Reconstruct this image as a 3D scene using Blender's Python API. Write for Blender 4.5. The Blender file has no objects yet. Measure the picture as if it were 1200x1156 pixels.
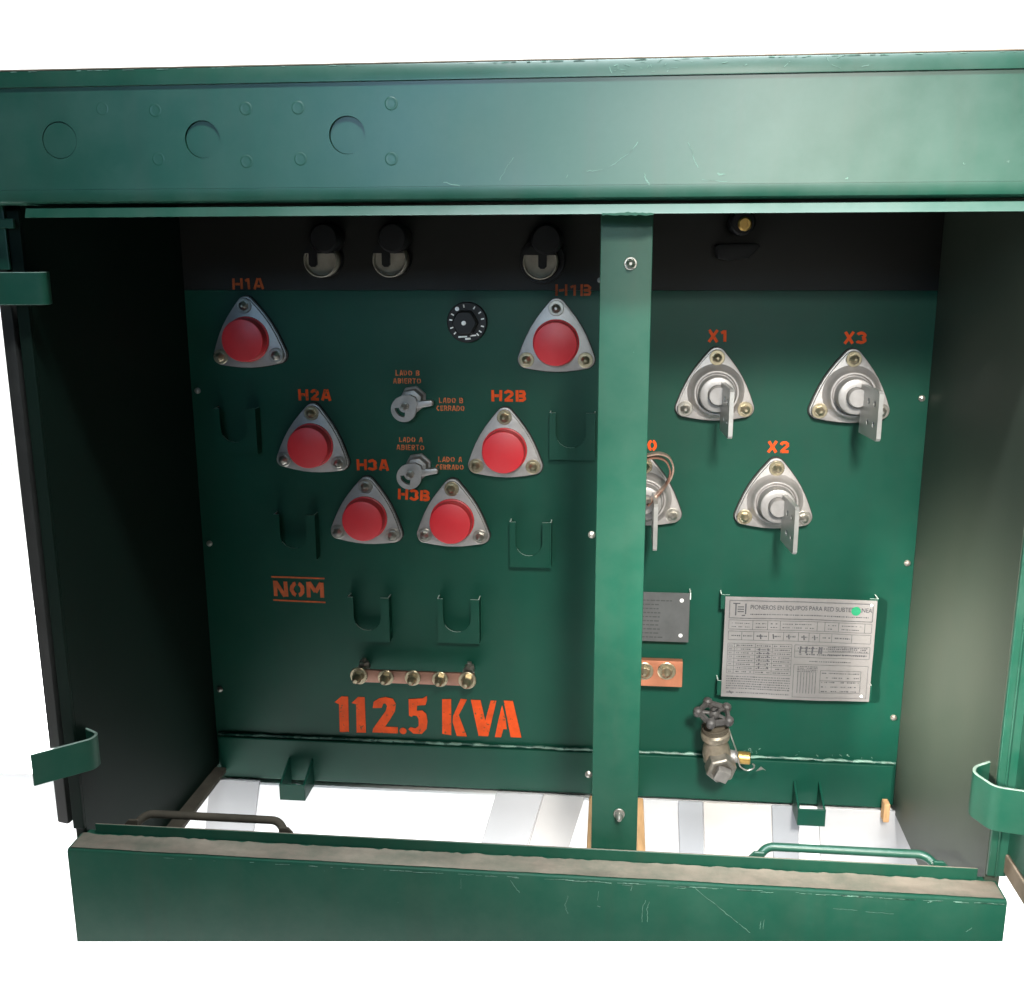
import bpy, bmesh, math, random
from mathutils import Vector, Matrix
from mathutils.geometry import tessellate_polygon
random.seed(7)
S = bpy.context.scene
C = S.collection
R = math.radians
V = Vector

# ------------------------------------------------------------------ camera
# world: x right, y away from the viewer, z up; cabinet front frame at y = 0, tank wall at y = 0.444, floor at z = 0
cam_d = bpy.data.cameras.new('camera')
cam = bpy.data.objects.new('camera', cam_d)
C.objects.link(cam)
cam_d.sensor_fit = 'HORIZONTAL'
cam_d.sensor_width = 36.0
cam_d.lens = 36.89
cam_d.clip_start = 0.01
cam_d.clip_end = 100
right = V((0.99505254, 0.09929741, -0.00323575))
down = V((0.01952601, -0.22739526, -0.97360676))
fwd = V((-0.09741243, 0.9687267, -0.22820911))
cam.matrix_world = Matrix(((right.x, -down.x, -fwd.x, 0.0), (right.y, -down.y, -fwd.y, -1.25),
                           (right.z, -down.z, -fwd.z, 0.95), (0, 0, 0, 1)))
S.camera = cam

# ------------------------------------------------------------------ world, lamps, exposure
w = bpy.data.worlds.new('World')
S.world = w
w.use_nodes = True
w.node_tree.nodes['Background'].inputs['Color'].default_value = (0.92, 1.0, 0.98, 1)
w.node_tree.nodes['Background'].inputs['Strength'].default_value = 0.018
S.view_settings.view_transform = 'Standard'
S.view_settings.look = 'None'
S.view_settings.exposure = 0.0
S.view_settings.gamma = 1.0

def lamp(name, kind, loc, target, power, color=(1, 1, 1), **kw):
    d = bpy.data.lights.new(name, kind)
    d.energy = power
    d.color = color
    for k, v in kw.items():
        setattr(d, k, v)
    o = bpy.data.objects.new(name, d)
    C.objects.link(o)
    o.location = loc
    o.rotation_euler = (V(target) - V(loc)).to_track_quat('-Z', 'Y').to_euler()
    return o

# long tube light above and in front of the cabinet
lamp('overhead_tube', 'AREA', (0.22, -0.72, 2.35), (0.22, 0.0, 0.0), 22, (0.88, 0.95, 1.0), shape='RECTANGLE', size=1.4, size_y=0.14, spread=R(75))
# main lamp, in front and a little to the right
lamp('key_spot', 'SPOT', (0.36, -1.95, 1.85), (0.36, 0.3, 0.36), 740, (1.0, 0.95, 0.88), spot_size=R(31), spot_blend=1.0, shadow_soft_size=0.18)
# low frontal lamp, throws the hood's shadow on the top of the tank wall
lamp('front_lamp', 'SPOT', (-0.05, -4.0, 1.9), (0.34, 0.3, 0.6), 235, (0.95, 1.0, 0.96), spot_size=R(24), spot_blend=1.0, shadow_soft_size=0.07)
# two added area lights behind the viewer, for sheen on hood and tank wall
lamp('sheen_light_right', 'AREA', (1.1, -4.2, 1.25), (0.95, 0.4, 0.8), 2.6, (1.0, 0.97, 0.90), shape='RECTANGLE', size=1.1, size_y=2.3, spread=R(42))
lamp('sheen_light_left', 'AREA', (-0.85, -4.2, 2.0), (-0.15, 0.0, 1.60), 3.4, (0.42, 0.70, 1.0), shape='RECTANGLE', size=1.5, size_y=0.9, spread=R(34))
# warm lamp from the left, falls on the right-hand side wall
lamp('side_spot', 'SPOT', (-1.35, -1.75, 1.35), (0.50, 0.24, 0.33), 3000, (1.0, 0.92, 0.84), spot_size=R(9.5), spot_blend=1.0, shadow_soft_size=0.14)
# added lamps hidden behind the cabinet, they whiten the backdrop
for sx in (-0.62, 0.42):
    lamp('backdrop_fill', 'AREA', (sx, 1.25, 0.75), (sx * 2.2, 3.0, 1.0), 150, (1, 1, 1), shape='SQUARE', size=0.6)
# added unseen area light below the sill, whitens the block under the tank
lamp('hidden_plinth_light', 'AREA', (-0.1, 0.03, -0.20), (-0.1, 0.43, -0.25), 5.0, (1, 1, 1), shape='RECTANGLE', size=2.4, size_y=0.05, spread=R(80))
lamp('floor_fill', 'SPOT', (-1.7, 1.3, 1.9), (-1.2, 0.50, 0.0), 2600, (1, 1, 1), spot_size=R(60), spot_blend=0.6, shadow_soft_size=0.1)  # added unseen spot that whitens the floor on the left

# ------------------------------------------------------------------ mesh helpers
W = {}

def root(name, loc):
    o = bpy.data.objects.new(name, None)
    C.objects.link(o)
    o.location = loc
    o.empty_display_size = 0.1
    W[o.name] = V(loc)
    return o

def add(name, bm, mat, parent=None, smooth=False, label=None, mats=None, recalc=True):
    if recalc:
        bmesh.ops.recalc_face_normals(bm, faces=bm.faces)
    co = [v.co for v in bm.verts]
    lo = V((min(c[i] for c in co) for i in range(3)))
    hi = V((max(c[i] for c in co) for i in range(3)))
    ctr = (lo + hi) / 2
    bmesh.ops.translate(bm, verts=bm.verts, vec=-ctr)
    me = bpy.data.meshes.new(name)
    if smooth:
        for f in bm.faces:
            f.smooth = True
        for e in bm.edges:
            if len(e.link_faces) == 2 and e.calc_face_angle(0) > R(32):
                e.smooth = False
    bm.to_mesh(me)
    bm.free()
    for m in (mats or [mat]):
        me.materials.append(m)
    o = bpy.data.objects.new(name, me)
    C.objects.link(o)
    if parent:
        o.parent = parent
        o.location = ctr - W[parent.name]
    else:
        o.location = ctr
    W[o.name] = ctr
    if label:
        o['label'] = label
    return o

def clone(o, offset, parent, label=None):
    c = o.copy()
    C.objects.link(c)
    c.parent = parent
    p = W[o.name] + V(offset)
    c.location = p - W[parent.name]
    W[c.name] = p
    if 'label' in c:
        del c['label']
    if label:
        c['label'] = label
    return c

def B():
    return bmesh.new()

def box(bm, x0, x1, y0, y1, z0, z1):
    vs = [bm.verts.new((x, y, z)) for x in (x0, x1) for y in (y0, y1) for z in (z0, z1)]
    for f in ((0, 1, 3, 2), (4, 6, 7, 5), (0, 4, 5, 1), (2, 3, 7, 6), (0, 2, 6, 4), (1, 5, 7, 3)):
        bm.faces.new([vs[i] for i in f])
    return vs

def bevel(bm, off, seg=2, ang=25):
    bmesh.ops.recalc_face_normals(bm, faces=bm.faces)
    es = [e for e in bm.edges if len(e.link_faces) == 2 and e.calc_face_angle(0) > R(ang)]
    bmesh.ops.bevel(bm, geom=es, offset=off, segments=seg, affect='EDGES', profile=0.6, clamp_overlap=True)

def prism(bm, outer, holes, a, b, f):
    """polygon with holes extruded from a to b; f(u, v, t) gives the point"""
    loops = [outer] + holes
    tri = tessellate_polygon([[V((u, v, 0)) for u, v in lp] for lp in loops])
    flat = [q for lp in loops for q in lp]
    va = [bm.verts.new(f(u, v, a)) for u, v in flat]
    vb = [bm.verts.new(f(u, v, b)) for u, v in flat]
    if not holes and len(outer) <= 40:
        bm.faces.new(va)
        bm.faces.new(vb[::-1])
    else:
        for t in tri:
            bm.faces.new([va[i] for i in t])
            bm.faces.new([vb[i] for i in t][::-1])
    k = 0
    for lp in loops:
        n = len(lp)
        for i in range(n):
            j = (i + 1) % n
            bm.faces.new((va[k + i], va[k + j], vb[k + j], vb[k + i]))
        k += n

def fxz(u, v, t):
    return V((u, t, v))

def fyz(u, v, t):
    return V((t, u, v))

def fxy(u, v, t):
    return V((u, v, t))

def circ(cx, cz, r, n=20, a0=0):
    return [(cx + r * math.cos(a0 + 2 * math.pi * i / n), cz + r * math.sin(a0 + 2 * math.pi * i / n)) for i in range(n)]

def lathe(bm, prof, c, axis=(0, -1, 0), n=28, a0=0.0, mod=None):
    """prof: (radius, height along the axis); closed at r = 0"""
    ax = V(axis).normalized()
    e1 = ax.orthogonal().normalized() if abs(ax.y) < 0.99 else V((1, 0, 0))
    e2 = ax.cross(e1)
    c = V(c)
    rings = []
    for r, h in prof:
        if r < 1e-6:
            rings.append([bm.verts.new(c + ax * h)])
        else:
            rings.append([bm.verts.new(c + ax * h + (e1 * math.cos(a0 + 2 * math.pi * i / n) + e2 * math.sin(a0 + 2 * math.pi * i / n)) * r * (mod(2 * math.pi * i / n) if mod else 1)) for i in range(n)])
    for p, q in zip(rings, rings[1:]):
        if len(p) == 1 and len(q) == 1:
            continue
        for i in range(n):
            j = (i + 1) % n
            if len(p) == 1:
                bm.faces.new((p[0], q[i], q[j]))
            elif len(q) == 1:
                bm.faces.new((p[i], q[0], p[j]))
            else:
                bm.faces.new((p[i], q[i], q[j], p[j]))
    return rings

def tube(bm, pts, r, n=10, jitter=0.0):
    pts = [V(p) for p in pts]
    rings = []
    up = None
    for i, p in enumerate(pts):
        t = (pts[min(i + 1, len(pts) - 1)] - pts[max(i - 1, 0)]).normalized()
        if up is None:
            up = t.orthogonal().normalized()
        up = (up - t * up.dot(t)).normalized()
        s = t.cross(up)
        rr = r * (1 + random.uniform(-jitter, jitter))
        rings.append([bm.verts.new(p + (up * math.cos(2 * math.pi * k / n) + s * math.sin(2 * math.pi * k / n)) * rr) for k in range(n)])
    for a, b in zip(rings, rings[1:]):
        for k in range(n):
            bm.faces.new((a[k], b[k], b[(k + 1) % n], a[(k + 1) % n]))
    bm.faces.new(rings[0][::-1])
    bm.faces.new(rings[-1])

def rounded(pts, r=0.01, n=5):
    """round the corners of an open polyline of Vectors"""
    pts = [V(p) for p in pts]
    out = [pts[0]]
    for a, b, c in zip(pts, pts[1:], pts[2:]):
        d1 = (a - b); d2 = (c - b)
        k = min(r, d1.length * 0.45, d2.length * 0.45)
        p, q = b + d1.normalized() * k, b + d2.normalized() * k
        for i in range(n + 1):
            t = i / n
            out.append(p * (1 - t) ** 2 + b * 2 * t * (1 - t) + q * t * t)
    out.append(pts[-1])
    return out

def strap(bm, path, z0, z1, th):
    """flat bar standing on edge, following a path in plan"""
    pts = [V((p[0], p[1])) for p in path]
    L, Rr = [], []
    for i, p in enumerate(pts):
        t = (pts[min(i + 1, len(pts) - 1)] - pts[max(i - 1, 0)]).normalized()
        nrm = V((-t.y, t.x))
        L.append(p + nrm * th / 2)
        Rr.append(p - nrm * th / 2)
    rows = [[bm.verts.new((q.x, q.y, z)) for q, z in ((L[i], z0), (Rr[i], z0), (Rr[i], z1), (L[i], z1))] for i in range(len(pts))]
    for a, b in zip(rows, rows[1:]):
        for k in range(4):
            bm.faces.new((a[k], b[k], b[(k + 1) % 4], a[(k + 1) % 4]))
    bm.faces.new(rows[0][::-1])
    bm.faces.new(rows[-1])

def stroke(bm, pts, w_, y, thick=0.0004, f=fxz):
    """flat mitred brush stroke in the xz plane, proud of y"""
    pts = [V(p) for p in pts]
    L, Rr = [], []
    for i, p in enumerate(pts):
        d1 = (p - pts[i - 1]).normalized() if i else None
        d2 = (pts[i + 1] - p).normalized() if i < len(pts) - 1 else None
        t = ((d1 or d2) + (d2 or d1)).normalized()
        nrm = V((-t.y, t.x))
        k = 1.0
        if d1 and d2:
            k = min(1.6, 1 / max(0.4, nrm.dot(V((-d1.y, d1.x)))))
        L.append(p + nrm * w_ / 2 * k)
        Rr.append(p - nrm * w_ / 2 * k)
    a = [(bm.verts.new(f(l.x, l.y, y)), bm.verts.new(f(r_.x, r_.y, y))) for l, r_ in zip(L, Rr)]
    for p, q in zip(a, a[1:]):
        fc = bm.faces.new((p[0], p[1], q[1], q[0]))

def arc(cx, cy, rx, ry, a0, a1, n=9):
    return [(cx + rx * math.cos(R(a0 + (a1 - a0) * i / n)), cy + ry * math.sin(R(a0 + (a1 - a0) * i / n))) for i in range(n + 1)]

s_ = 0.2
GL = {
    'H': (0.74, [[(.1, 0), (.1, 1)], [(.64, 0), (.64, 1)], [(.22, .5), (.52, .5)]]),
    '1': (0.46, [[(.28, 0), (.28, 1)], [(.04, .76), (.22, .9)]]),
    '2': (0.66, [arc(.33, .68, .22, .22, 175, -20) + [(.14, .14)], [(.05, .1), (.62, .1)]]),
    '3': (0.66, [arc(.3, .70, .24, .2, 165, -70), arc(.3, .30, .27, .2, 70, -165)]),
    'A': (0.76, [[(.1, 0), (.34, 1)], [(.66, 0), (.46, 1)], [(.26, .3), (.5, .3)]]),
    'B': (0.7, [[(.1, 0), (.1, 1)], [(.24, .9)] + arc(.4, .71, .19, .19, 90, -90) + [(.24, .52)], [(.24, .46)] + arc(.4, .28, .21, .18, 90, -90) + [(.24, .1)]]),
    'X': (0.72, [[(.08, 0), (.62, 1)], [(.62, 0), (.08, 1)]]),
    '0': (0.66, [arc(.33, .5, .22, .4, 100, 260), arc(.33, .5, .22, .4, -80, 80)]),
    'N': (0.8, [[(.1, 0), (.1, 1)], [(.7, 0), (.7, 1)], [(.14, .98), (.64, .02)]]),
    'O': (0.84, [arc(.42, .5, .3, .4, 105, 255), arc(.42, .5, .3, .4, -75, 75)]),
    'M': (0.94, [[(.1, 0), (.1, 1)], [(.84, 0), (.84, 1)], [(.14, .98), (.46, .35)], [(.8, .98), (.48, .35)]]),
    'L': (0.62, [[(.1, 0), (.1, 1)], [(.24, .1), (.58, .1)]]),
    'D': (0.72, [[(.1, 0), (.1, 1)], [(.24, .9)] + arc(.3, .5, .3, .4, 90, -90) + [(.24, .1)]]),
    'I': (0.3, [[(.15, 0), (.15, 1)]]),
    'E': (0.62, [[(.1, 0), (.1, 1)], [(.24, .9), (.56, .9)], [(.24, .5), (.5, .5)], [(.24, .1), (.56, .1)]]),
    'R': (0.7, [[(.1, 0), (.1, 1)], [(.24, .9)] + arc(.38, .7, .2, .2, 90, -90) + [(.24, .5)], [(.38, .42), (.6, 0)]]),
    'T': (0.66, [[(.33, 0), (.33, .78)], [(.02, .9), (.64, .9)]]),
    'C': (0.72, [arc(.38, .5, .27, .4, 50, 310)]),
    ' ': (0.45, []),
}

def stencil(bm, text, cx, cz, h, width, y, sw=0.2, tilt=0.0, wob=0.02):
    tot = sum(GL[c][0] + 0.12 for c in text) - 0.12
    kx = width / (tot * h)
    x = -tot / 2
    n = 0
    for c in text:
        for st in GL[c][1]:
            pts = []
            for u, v in st:
                uu = (x + u) * h * kx + random.uniform(-wob, wob) * h
                vv = (v - 0.5) * h + random.uniform(-wob, wob) * h
                pts.append((cx + uu * math.cos(tilt) - vv * math.sin(tilt), cz + vv + uu * math.sin(tilt)))
            stroke(bm, pts, sw * h * min(1.06, kx), y - 0.00012 * (n % 7))
            n += 1
        x += GL[c][0] + 0.12

# ------------------------------------------------------------------ materials
def material(name, base, rough=0.5, metal=0.0, var=0.15, scale=8.0, bump=0.0, bscale=200.0, spec=0.5,
             wave=0.0, streak=None, speck=None, speck_at=0.72, speck_scale=60.0, dust=None, dust_amount=0.0, rvar=0.08, stretch=(1, 1, 1), aniso=0.0, coat=0.0):
    m = bpy.data.materials.new(name)
    m.use_nodes = True
    nt = m.node_tree
    N = nt.nodes
    lk = nt.links.new
    p = N['Principled BSDF']
    p.inputs['Metallic'].default_value = metal
    p.inputs['Specular IOR Level'].default_value = spec
    p.inputs['Coat Weight'].default_value = coat
    geo = N.new('ShaderNodeNewGeometry')
    mp = N.new('ShaderNodeMapping')
    mp.inputs['Scale'].default_value = stretch
    lk(geo.outputs['Position'], mp.inputs['Vector'])
    n1 = N.new('ShaderNodeTexNoise')
    n1.inputs['Scale'].default_value = scale
    n1.inputs['Detail'].default_value = 6
    n1.inputs['Roughness'].default_value = 0.62
    lk(mp.outputs['Vector'], n1.inputs['Vector'])
    mx = N.new('ShaderNodeMix')
    mx.data_type = 'RGBA'
    mx.inputs['A'].default_value = (*[max(0, c * (1 - var)) for c in base], 1)
    mx.inputs['B'].default_value = (*[min(1, c * (1 + var)) for c in base], 1)
    mr = N.new('ShaderNodeMapRange')
    mr.inputs['From Min'].default_value = 0.3
    mr.inputs['From Max'].default_value = 0.7
    lk(n1.outputs['Fac'], mr.inputs['Value'])
    lk(mr.outputs['Result'], mx.inputs['Factor'])
    col = mx.outputs['Result']
    if dust:
        n3 = N.new('ShaderNodeTexNoise')
        n3.inputs['Scale'].default_value = 14
        n3.inputs['Detail'].default_value = 9
        n3.inputs['Roughness'].default_value = 0.7
        lk(geo.outputs['Position'], n3.inputs['Vector'])
        r3 = N.new('ShaderNodeMapRange')
        r3.inputs['From Min'].default_value = 0.40
        r3.inputs['From Max'].default_value = 0.75
        r3.inputs['To Max'].default_value = dust_amount
        lk(n3.outputs['Fac'], r3.inputs['Value'])
        m3 = N.new('ShaderNodeMix')
        m3.data_type = 'RGBA'
        m3.inputs['B'].default_value = (*dust, 1)
        lk(r3.outputs['Result'], m3.inputs['Factor'])
        lk(col, m3.inputs['A'])
        col = m3.outputs['Result']
    if streak:        # grime that has run down the sheet
        ms = N.new('ShaderNodeMapping')
        ms.inputs['Scale'].default_value = (38, 38, 2.2)
        lk(geo.outputs['Position'], ms.inputs['Vector'])
        ns = N.new('ShaderNodeTexNoise')
        ns.inputs['Scale'].default_value = 1.0
        ns.inputs['Detail'].default_value = 5
        lk(ms.outputs['Vector'], ns.inputs['Vector'])
        rs_ = N.new('ShaderNodeMapRange')
        rs_.inputs['From Min'].default_value = 0.48
        rs_.inputs['From Max'].default_value = 0.78
        rs_.inputs['To Max'].default_value = 0.25
        lk(ns.outputs['Fac'], rs_.inputs['Value'])
        m4 = N.new('ShaderNodeMix')
        m4.data_type = 'RGBA'
        m4.inputs['B'].default_value = (*streak, 1)
        lk(rs_.outputs['Result'], m4.inputs['Factor'])
        lk(col, m4.inputs['A'])
        col = m4.outputs['Result']
    if speck:
        n2 = N.new('ShaderNodeTexNoise')
        n2.inputs['Scale'].default_value = speck_scale
        n2.inputs['Detail'].default_value = 3
        lk(geo.outputs['Position'], n2.inputs['Vector'])
        r2 = N.new('ShaderNodeMapRange')
        r2.inputs['From Min'].default_value = speck_at
        r2.inputs['From Max'].default_value = speck_at + 0.03
        lk(n2.outputs['Fac'], r2.inputs['Value'])
        m2 = N.new('ShaderNodeMix')
        m2.data_type = 'RGBA'
        m2.inputs['B'].default_value = (*speck, 1)
        lk(r2.outputs['Result'], m2.inputs['Factor'])
        lk(col, m2.inputs['A'])
        col = m2.outputs['Result']
    lk(col, p.inputs['Base Color'])
    rr = N.new('ShaderNodeMapRange')
    rr.inputs['To Min'].default_value = max(0.03, rough - rvar)
    rr.inputs['To Max'].default_value = min(1, rough + rvar)
    lk(n1.outputs['Fac'], rr.inputs['Value'])
    lk(rr.outputs['Result'], p.inputs['Roughness'])
    if bump:
        nb = N.new('ShaderNodeTexNoise')
        nb.inputs['Scale'].default_value = bscale
        nb.inputs['Detail'].default_value = 3
        lk(mp.outputs['Vector'], nb.inputs['Vector'])
        bp = N.new('ShaderNodeBump')
        bp.inputs['Strength'].default_value = bump
        bp.inputs['Distance'].default_value = 0.001
        lk(nb.outputs['Fac'], bp.inputs['Height'])
        if wave:      # gentle waviness of pressed sheet metal
            nw = N.new('ShaderNodeTexNoise')
            nw.inputs['Scale'].default_value = 5.0
            nw.inputs['Detail'].default_value = 2
            lk(geo.outputs['Position'], nw.inputs['Vector'])
            bw = N.new('ShaderNodeBump')
            bw.inputs['Strength'].default_value = wave
            bw.inputs['Distance'].default_value = 0.02
            lk(nw.outputs['Fac'], bw.inputs['Height'])
            lk(bw.outputs['Normal'], bp.inputs['Normal'])
        lk(bp.outputs['Normal'], p.inputs['Normal'])
    return m

GREEN = (0.006, 0.056, 0.034)
M = {}
M['paint'] = material('green_paint', GREEN, 0.38, rvar=0.14, wave=0.06, streak=(0.035, 0.05, 0.036), var=0.18, scale=3.5, bump=0.045, bscale=120, dust=(0.07, 0.10, 0.085), dust_amount=0.25,
                      speck=(0.12, 0.2, 0.16), speck_at=0.78, speck_scale=90)
M['paint_matt'] = material('green_paint_matt', (0.005, 0.054, 0.032), 0.46, spec=0.26, rvar=0.14, wave=0.04, streak=(0.022, 0.038, 0.024), var=0.18, scale=3.5, bump=0.045, bscale=120, dust=(0.05, 0.075, 0.055), dust_amount=0.25,
                      speck=(0.12, 0.2, 0.16), speck_at=0.78, speck_scale=90)
M['paint_in'] = material('green_paint_inside', (0.002, 0.044, 0.027), 0.44, spec=0.22, rvar=0.14, wave=0.05, streak=(0.010, 0.036, 0.026), var=0.16, scale=3.0, bump=0.06, bscale=160, dust=(0.03, 0.055, 0.04), dust_amount=0.15)
M['upper'] = material('hood_shade_paint', (0.011, 0.0105, 0.0085), 0.5, var=0.2, scale=3.0, bump=0.06, bscale=160, spec=0.3)  # tank wall darkened to the shade under the hood
M['wall_shaded'] = material('shaded_green_side_wall', (0.003, 0.010, 0.0065), 0.6, spec=0.12, var=0.15, scale=1.6, bump=0.05, bscale=160)  # left wall and frame: paint darkened, their shade is in the colour
M['wall_lit'] = material('lit_side_wall', (0.034, 0.045, 0.033), 0.5, spec=0.35, var=0.12, scale=1.2, bump=0.05, bscale=160, dust=(0.07, 0.07, 0.054), dust_amount=0.12)  # right wall: paler copy that paints in the light, with slight dust
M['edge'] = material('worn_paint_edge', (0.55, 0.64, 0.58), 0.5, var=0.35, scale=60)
M['dust'] = material('dusty_green_ledge', (0.17, 0.143, 0.112), 0.85, var=0.35, scale=16, bump=0.3, bscale=90, spec=0.15,
                     dust=(0.02, 0.06, 0.042), dust_amount=0.55, stretch=(0.4, 1, 1))
M['rust'] = material('brown_dusty_steel', (0.05, 0.042, 0.030), 0.8, var=0.35, scale=18, bump=0.3, bscale=90, spec=0.2)
M['tan'] = material('tan_dusty_steel', (0.22, 0.175, 0.13), 0.8, var=0.25, scale=18, bump=0.3, bscale=90, spec=0.2)
M['edge_dull'] = material('dull_worn_paint_edge', (0.16, 0.22, 0.18), 0.5, var=0.35, scale=60)
M['alu'] = material('cast_aluminium', (0.31, 0.292, 0.28), 0.42, metal=0.5, var=0.18, scale=24, bump=0.25, bscale=260)
M['alu_dull'] = material('dull_cast_metal', (0.26, 0.25, 0.242), 0.46, metal=0.4, var=0.14, scale=40, bump=0.25, bscale=260)
M['blade'] = material('tinned_copper_blade', (0.40, 0.40, 0.385), 0.35, metal=0.6, var=0.12, scale=25, bump=0.08, bscale=200)
M['zinc'] = material('yellow_zinc', (0.40, 0.345, 0.235), 0.30, metal=0.8, var=0.2, scale=60)
M['steel'] = material('zinc_steel', (0.38, 0.36, 0.32), 0.32, metal=0.85, var=0.2, scale=60)
M['red'] = material('red_plastic', (0.52, 0.016, 0.024), 0.42, dust=(0.46, 0.10, 0.10), dust_amount=0.22, rvar=0.12, var=0.10, scale=12, bump=0.06, bscale=300, spec=0.45)
M['orange'] = material('orange_stencil_paint', (0.58, 0.062, 0.006), 0.65, var=0.22, scale=45, spec=0.2, speck=(0.16, 0.055, 0.018), speck_at=0.66, speck_scale=150)
M['orange_thin'] = material('worn_orange_stencil_paint', (0.50, 0.13, 0.04), 0.65, var=0.4, scale=120, spec=0.3)
M['orange_dim'] = material('faded_and_shaded_orange_paint', (0.42, 0.085, 0.02), 0.65, var=0.3, scale=80, spec=0.3)  # faded paint; on the top letters it also paints in the hood's shade
M['copper'] = material('copper_bar', (0.46, 0.18, 0.10), 0.38, metal=0.5, var=0.16, scale=22, bump=0.05, bscale=120)
M['copper_old'] = material('tarnished_copper', (0.22, 0.11, 0.075), 0.45, metal=0.4, var=0.2, scale=30, bump=0.05, bscale=120)
M['copper_tin'] = material('tinned_copper_strap', (0.52, 0.36, 0.28), 0.32, metal=0.65, var=0.3, scale=35)
M['brass'] = material('brass', (0.42, 0.27, 0.08), 0.35, metal=0.8, var=0.15, scale=40)
M['valve'] = material('dirty_bronze_casting', (0.21, 0.18, 0.135), 0.45, metal=0.5, var=0.3, scale=45, bump=0.3, bscale=220)
M['alu_dark'] = material('worn_grey_casting', (0.17, 0.16, 0.145), 0.45, metal=0.4, var=0.25, scale=60, bump=0.3, bscale=220)
M['plug'] = material('grey_brown_plug', (0.15, 0.138, 0.115), 0.42, metal=0.5, var=0.3, scale=60, bump=0.25, bscale=220)
M['iron'] = material('grey_cast_iron', (0.055, 0.052, 0.05), 0.55, metal=0.2, var=0.25, scale=60, bump=0.4, bscale=300)
M['black'] = material('black_plastic', (0.010, 0.010, 0.0105), 0.5, spec=0.25, var=0.2, scale=20)
M['rubber_and_shade'] = material('black_rubber_and_shade', (0.022, 0.022, 0.020), 0.65, var=0.2, scale=20, spec=0.3)  # true rubber on the gaskets; on the left jamb it paints shade
M['cream'] = material('cream_porcelain', (0.29, 0.265, 0.215), 0.45, var=0.18, scale=50)
M['white'] = material('white_print', (0.82, 0.82, 0.80), 0.6, var=0.05)
M['plate'] = material('aluminium_name_plate', (0.50, 0.48, 0.47), 0.26, metal=0.72, var=0.16, scale=5, bump=0.12, bscale=26, stretch=(1, 1, 0.45))
M['print'] = material('grey_engraved_print', (0.035, 0.035, 0.04), 0.6, var=0.3, scale=200)
M['print_soft'] = material('pale_engraved_print', (0.05, 0.05, 0.052), 0.7, var=0.3, scale=200)
M['dark_plate'] = material('dark_grey_plate', (0.075, 0.078, 0.078), 0.45, metal=0.2, var=0.15, scale=30)
M['dark_print'] = material('darker_print', (0.035, 0.036, 0.036), 0.6, var=0.1)
M['sticker'] = material('bright_green_sticker', (0.003, 0.17, 0.075), 0.6, var=0.04)
M['scuff'] = material('pale_scratch', (0.11, 0.20, 0.155), 0.7, var=0.7, scale=90)
M['weld'] = material('chipped_weld_bead', (0.10, 0.19, 0.15), 0.45, var=0.7, scale=30, bump=0.4, bscale=150, speck=(0.004, 0.05, 0.034), speck_at=0.50, speck_scale=45)
M['floor'] = material('white_floor', (0.90, 0.90, 0.90), 0.8, var=0.01, spec=0.1)
M['tile_grey'] = material('grey_floor_tile', (0.25, 0.26, 0.275), 0.7, var=0.05, scale=6, spec=0.2)
M['tile_pale'] = material('pale_floor_tile', (0.38, 0.38, 0.385), 0.7, var=0.04, scale=6, spec=0.2)
M['tile_warm'] = material('warm_white_floor_tile', (0.42, 0.405, 0.39), 0.7, var=0.03, scale=6, spec=0.2)
M['wood'] = material('tan_wood_strip', (0.42, 0.25, 0.12), 0.75, var=0.25, scale=20, stretch=(6, 0.6, 1), spec=0.2)

# ------------------------------------------------------------------ setting: white floor, plinth and backdrop
def struct(o):
    o['kind'] = 'structure'
    return o

bm = B(); box(bm, -7, 7, -4.0, 3.2, -1.05, -1.0)
struct(add('floor', bm, M['floor']))
bm = B(); box(bm, -7, 7, 3.2, 3.3, -1.0, 6.0)
struct(add('backdrop', bm, M['floor']))
# white block that the tank stands on; the cable compartment overhangs its front edge
bm = B(); box(bm, -6, 6, 0.432, 3.19, -1.0, 0.0)
plinth = struct(add('plinth', bm, M['floor']))
tiles = [(-0.722, -0.63, 'tile_pale', 0.03), (-0.198, -0.1145, 'tile_pale', 0.05), (-0.114, -0.042, 'tile_warm', 0.048), (0.060, 0.120, 'tile_pale', -0.010), (0.1205, 0.163, 'tile_grey', -0.010),
         (0.1635, 0.280, 'tile_warm', -0.012), (0.2805, 0.325, 'tile_grey', -0.014), (0.3255, 0.358, 'floor', -0.018), (0.3585, 0.540, 'tile_pale', -0.02)]
for x0, x1, mt, sk in tiles:
    bm = B()
    prism(bm, [(x0 - sk, -0.17), (x1 - sk, -0.17), (x1, 0.0095), (x0, 0.0095)], [], 0.4265, 0.4315, fxz)
    bevel(bm, 0.0008, 1)
    add('tile', bm, M[mt], plinth)

# ------------------------------------------------------------------ the transformer cabinet
T = root('transformer_cabinet', (-0.115, 0.2, 0.0))
T['label'] = 'open green steel transformer cabinet with red capped bushings and orange stencilled lettering'
T['category'] = 'transformer'

YB = 0.444          # face of the tank wall
D0 = 1.694          # camera to tank wall

def proud(x, z, h):
    """where something standing h off the tank wall sits so that it covers wall point (x, z)"""
    k = (D0 - h) / D0
    return x * k, 0.95 + (z - 0.95) * k

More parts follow.
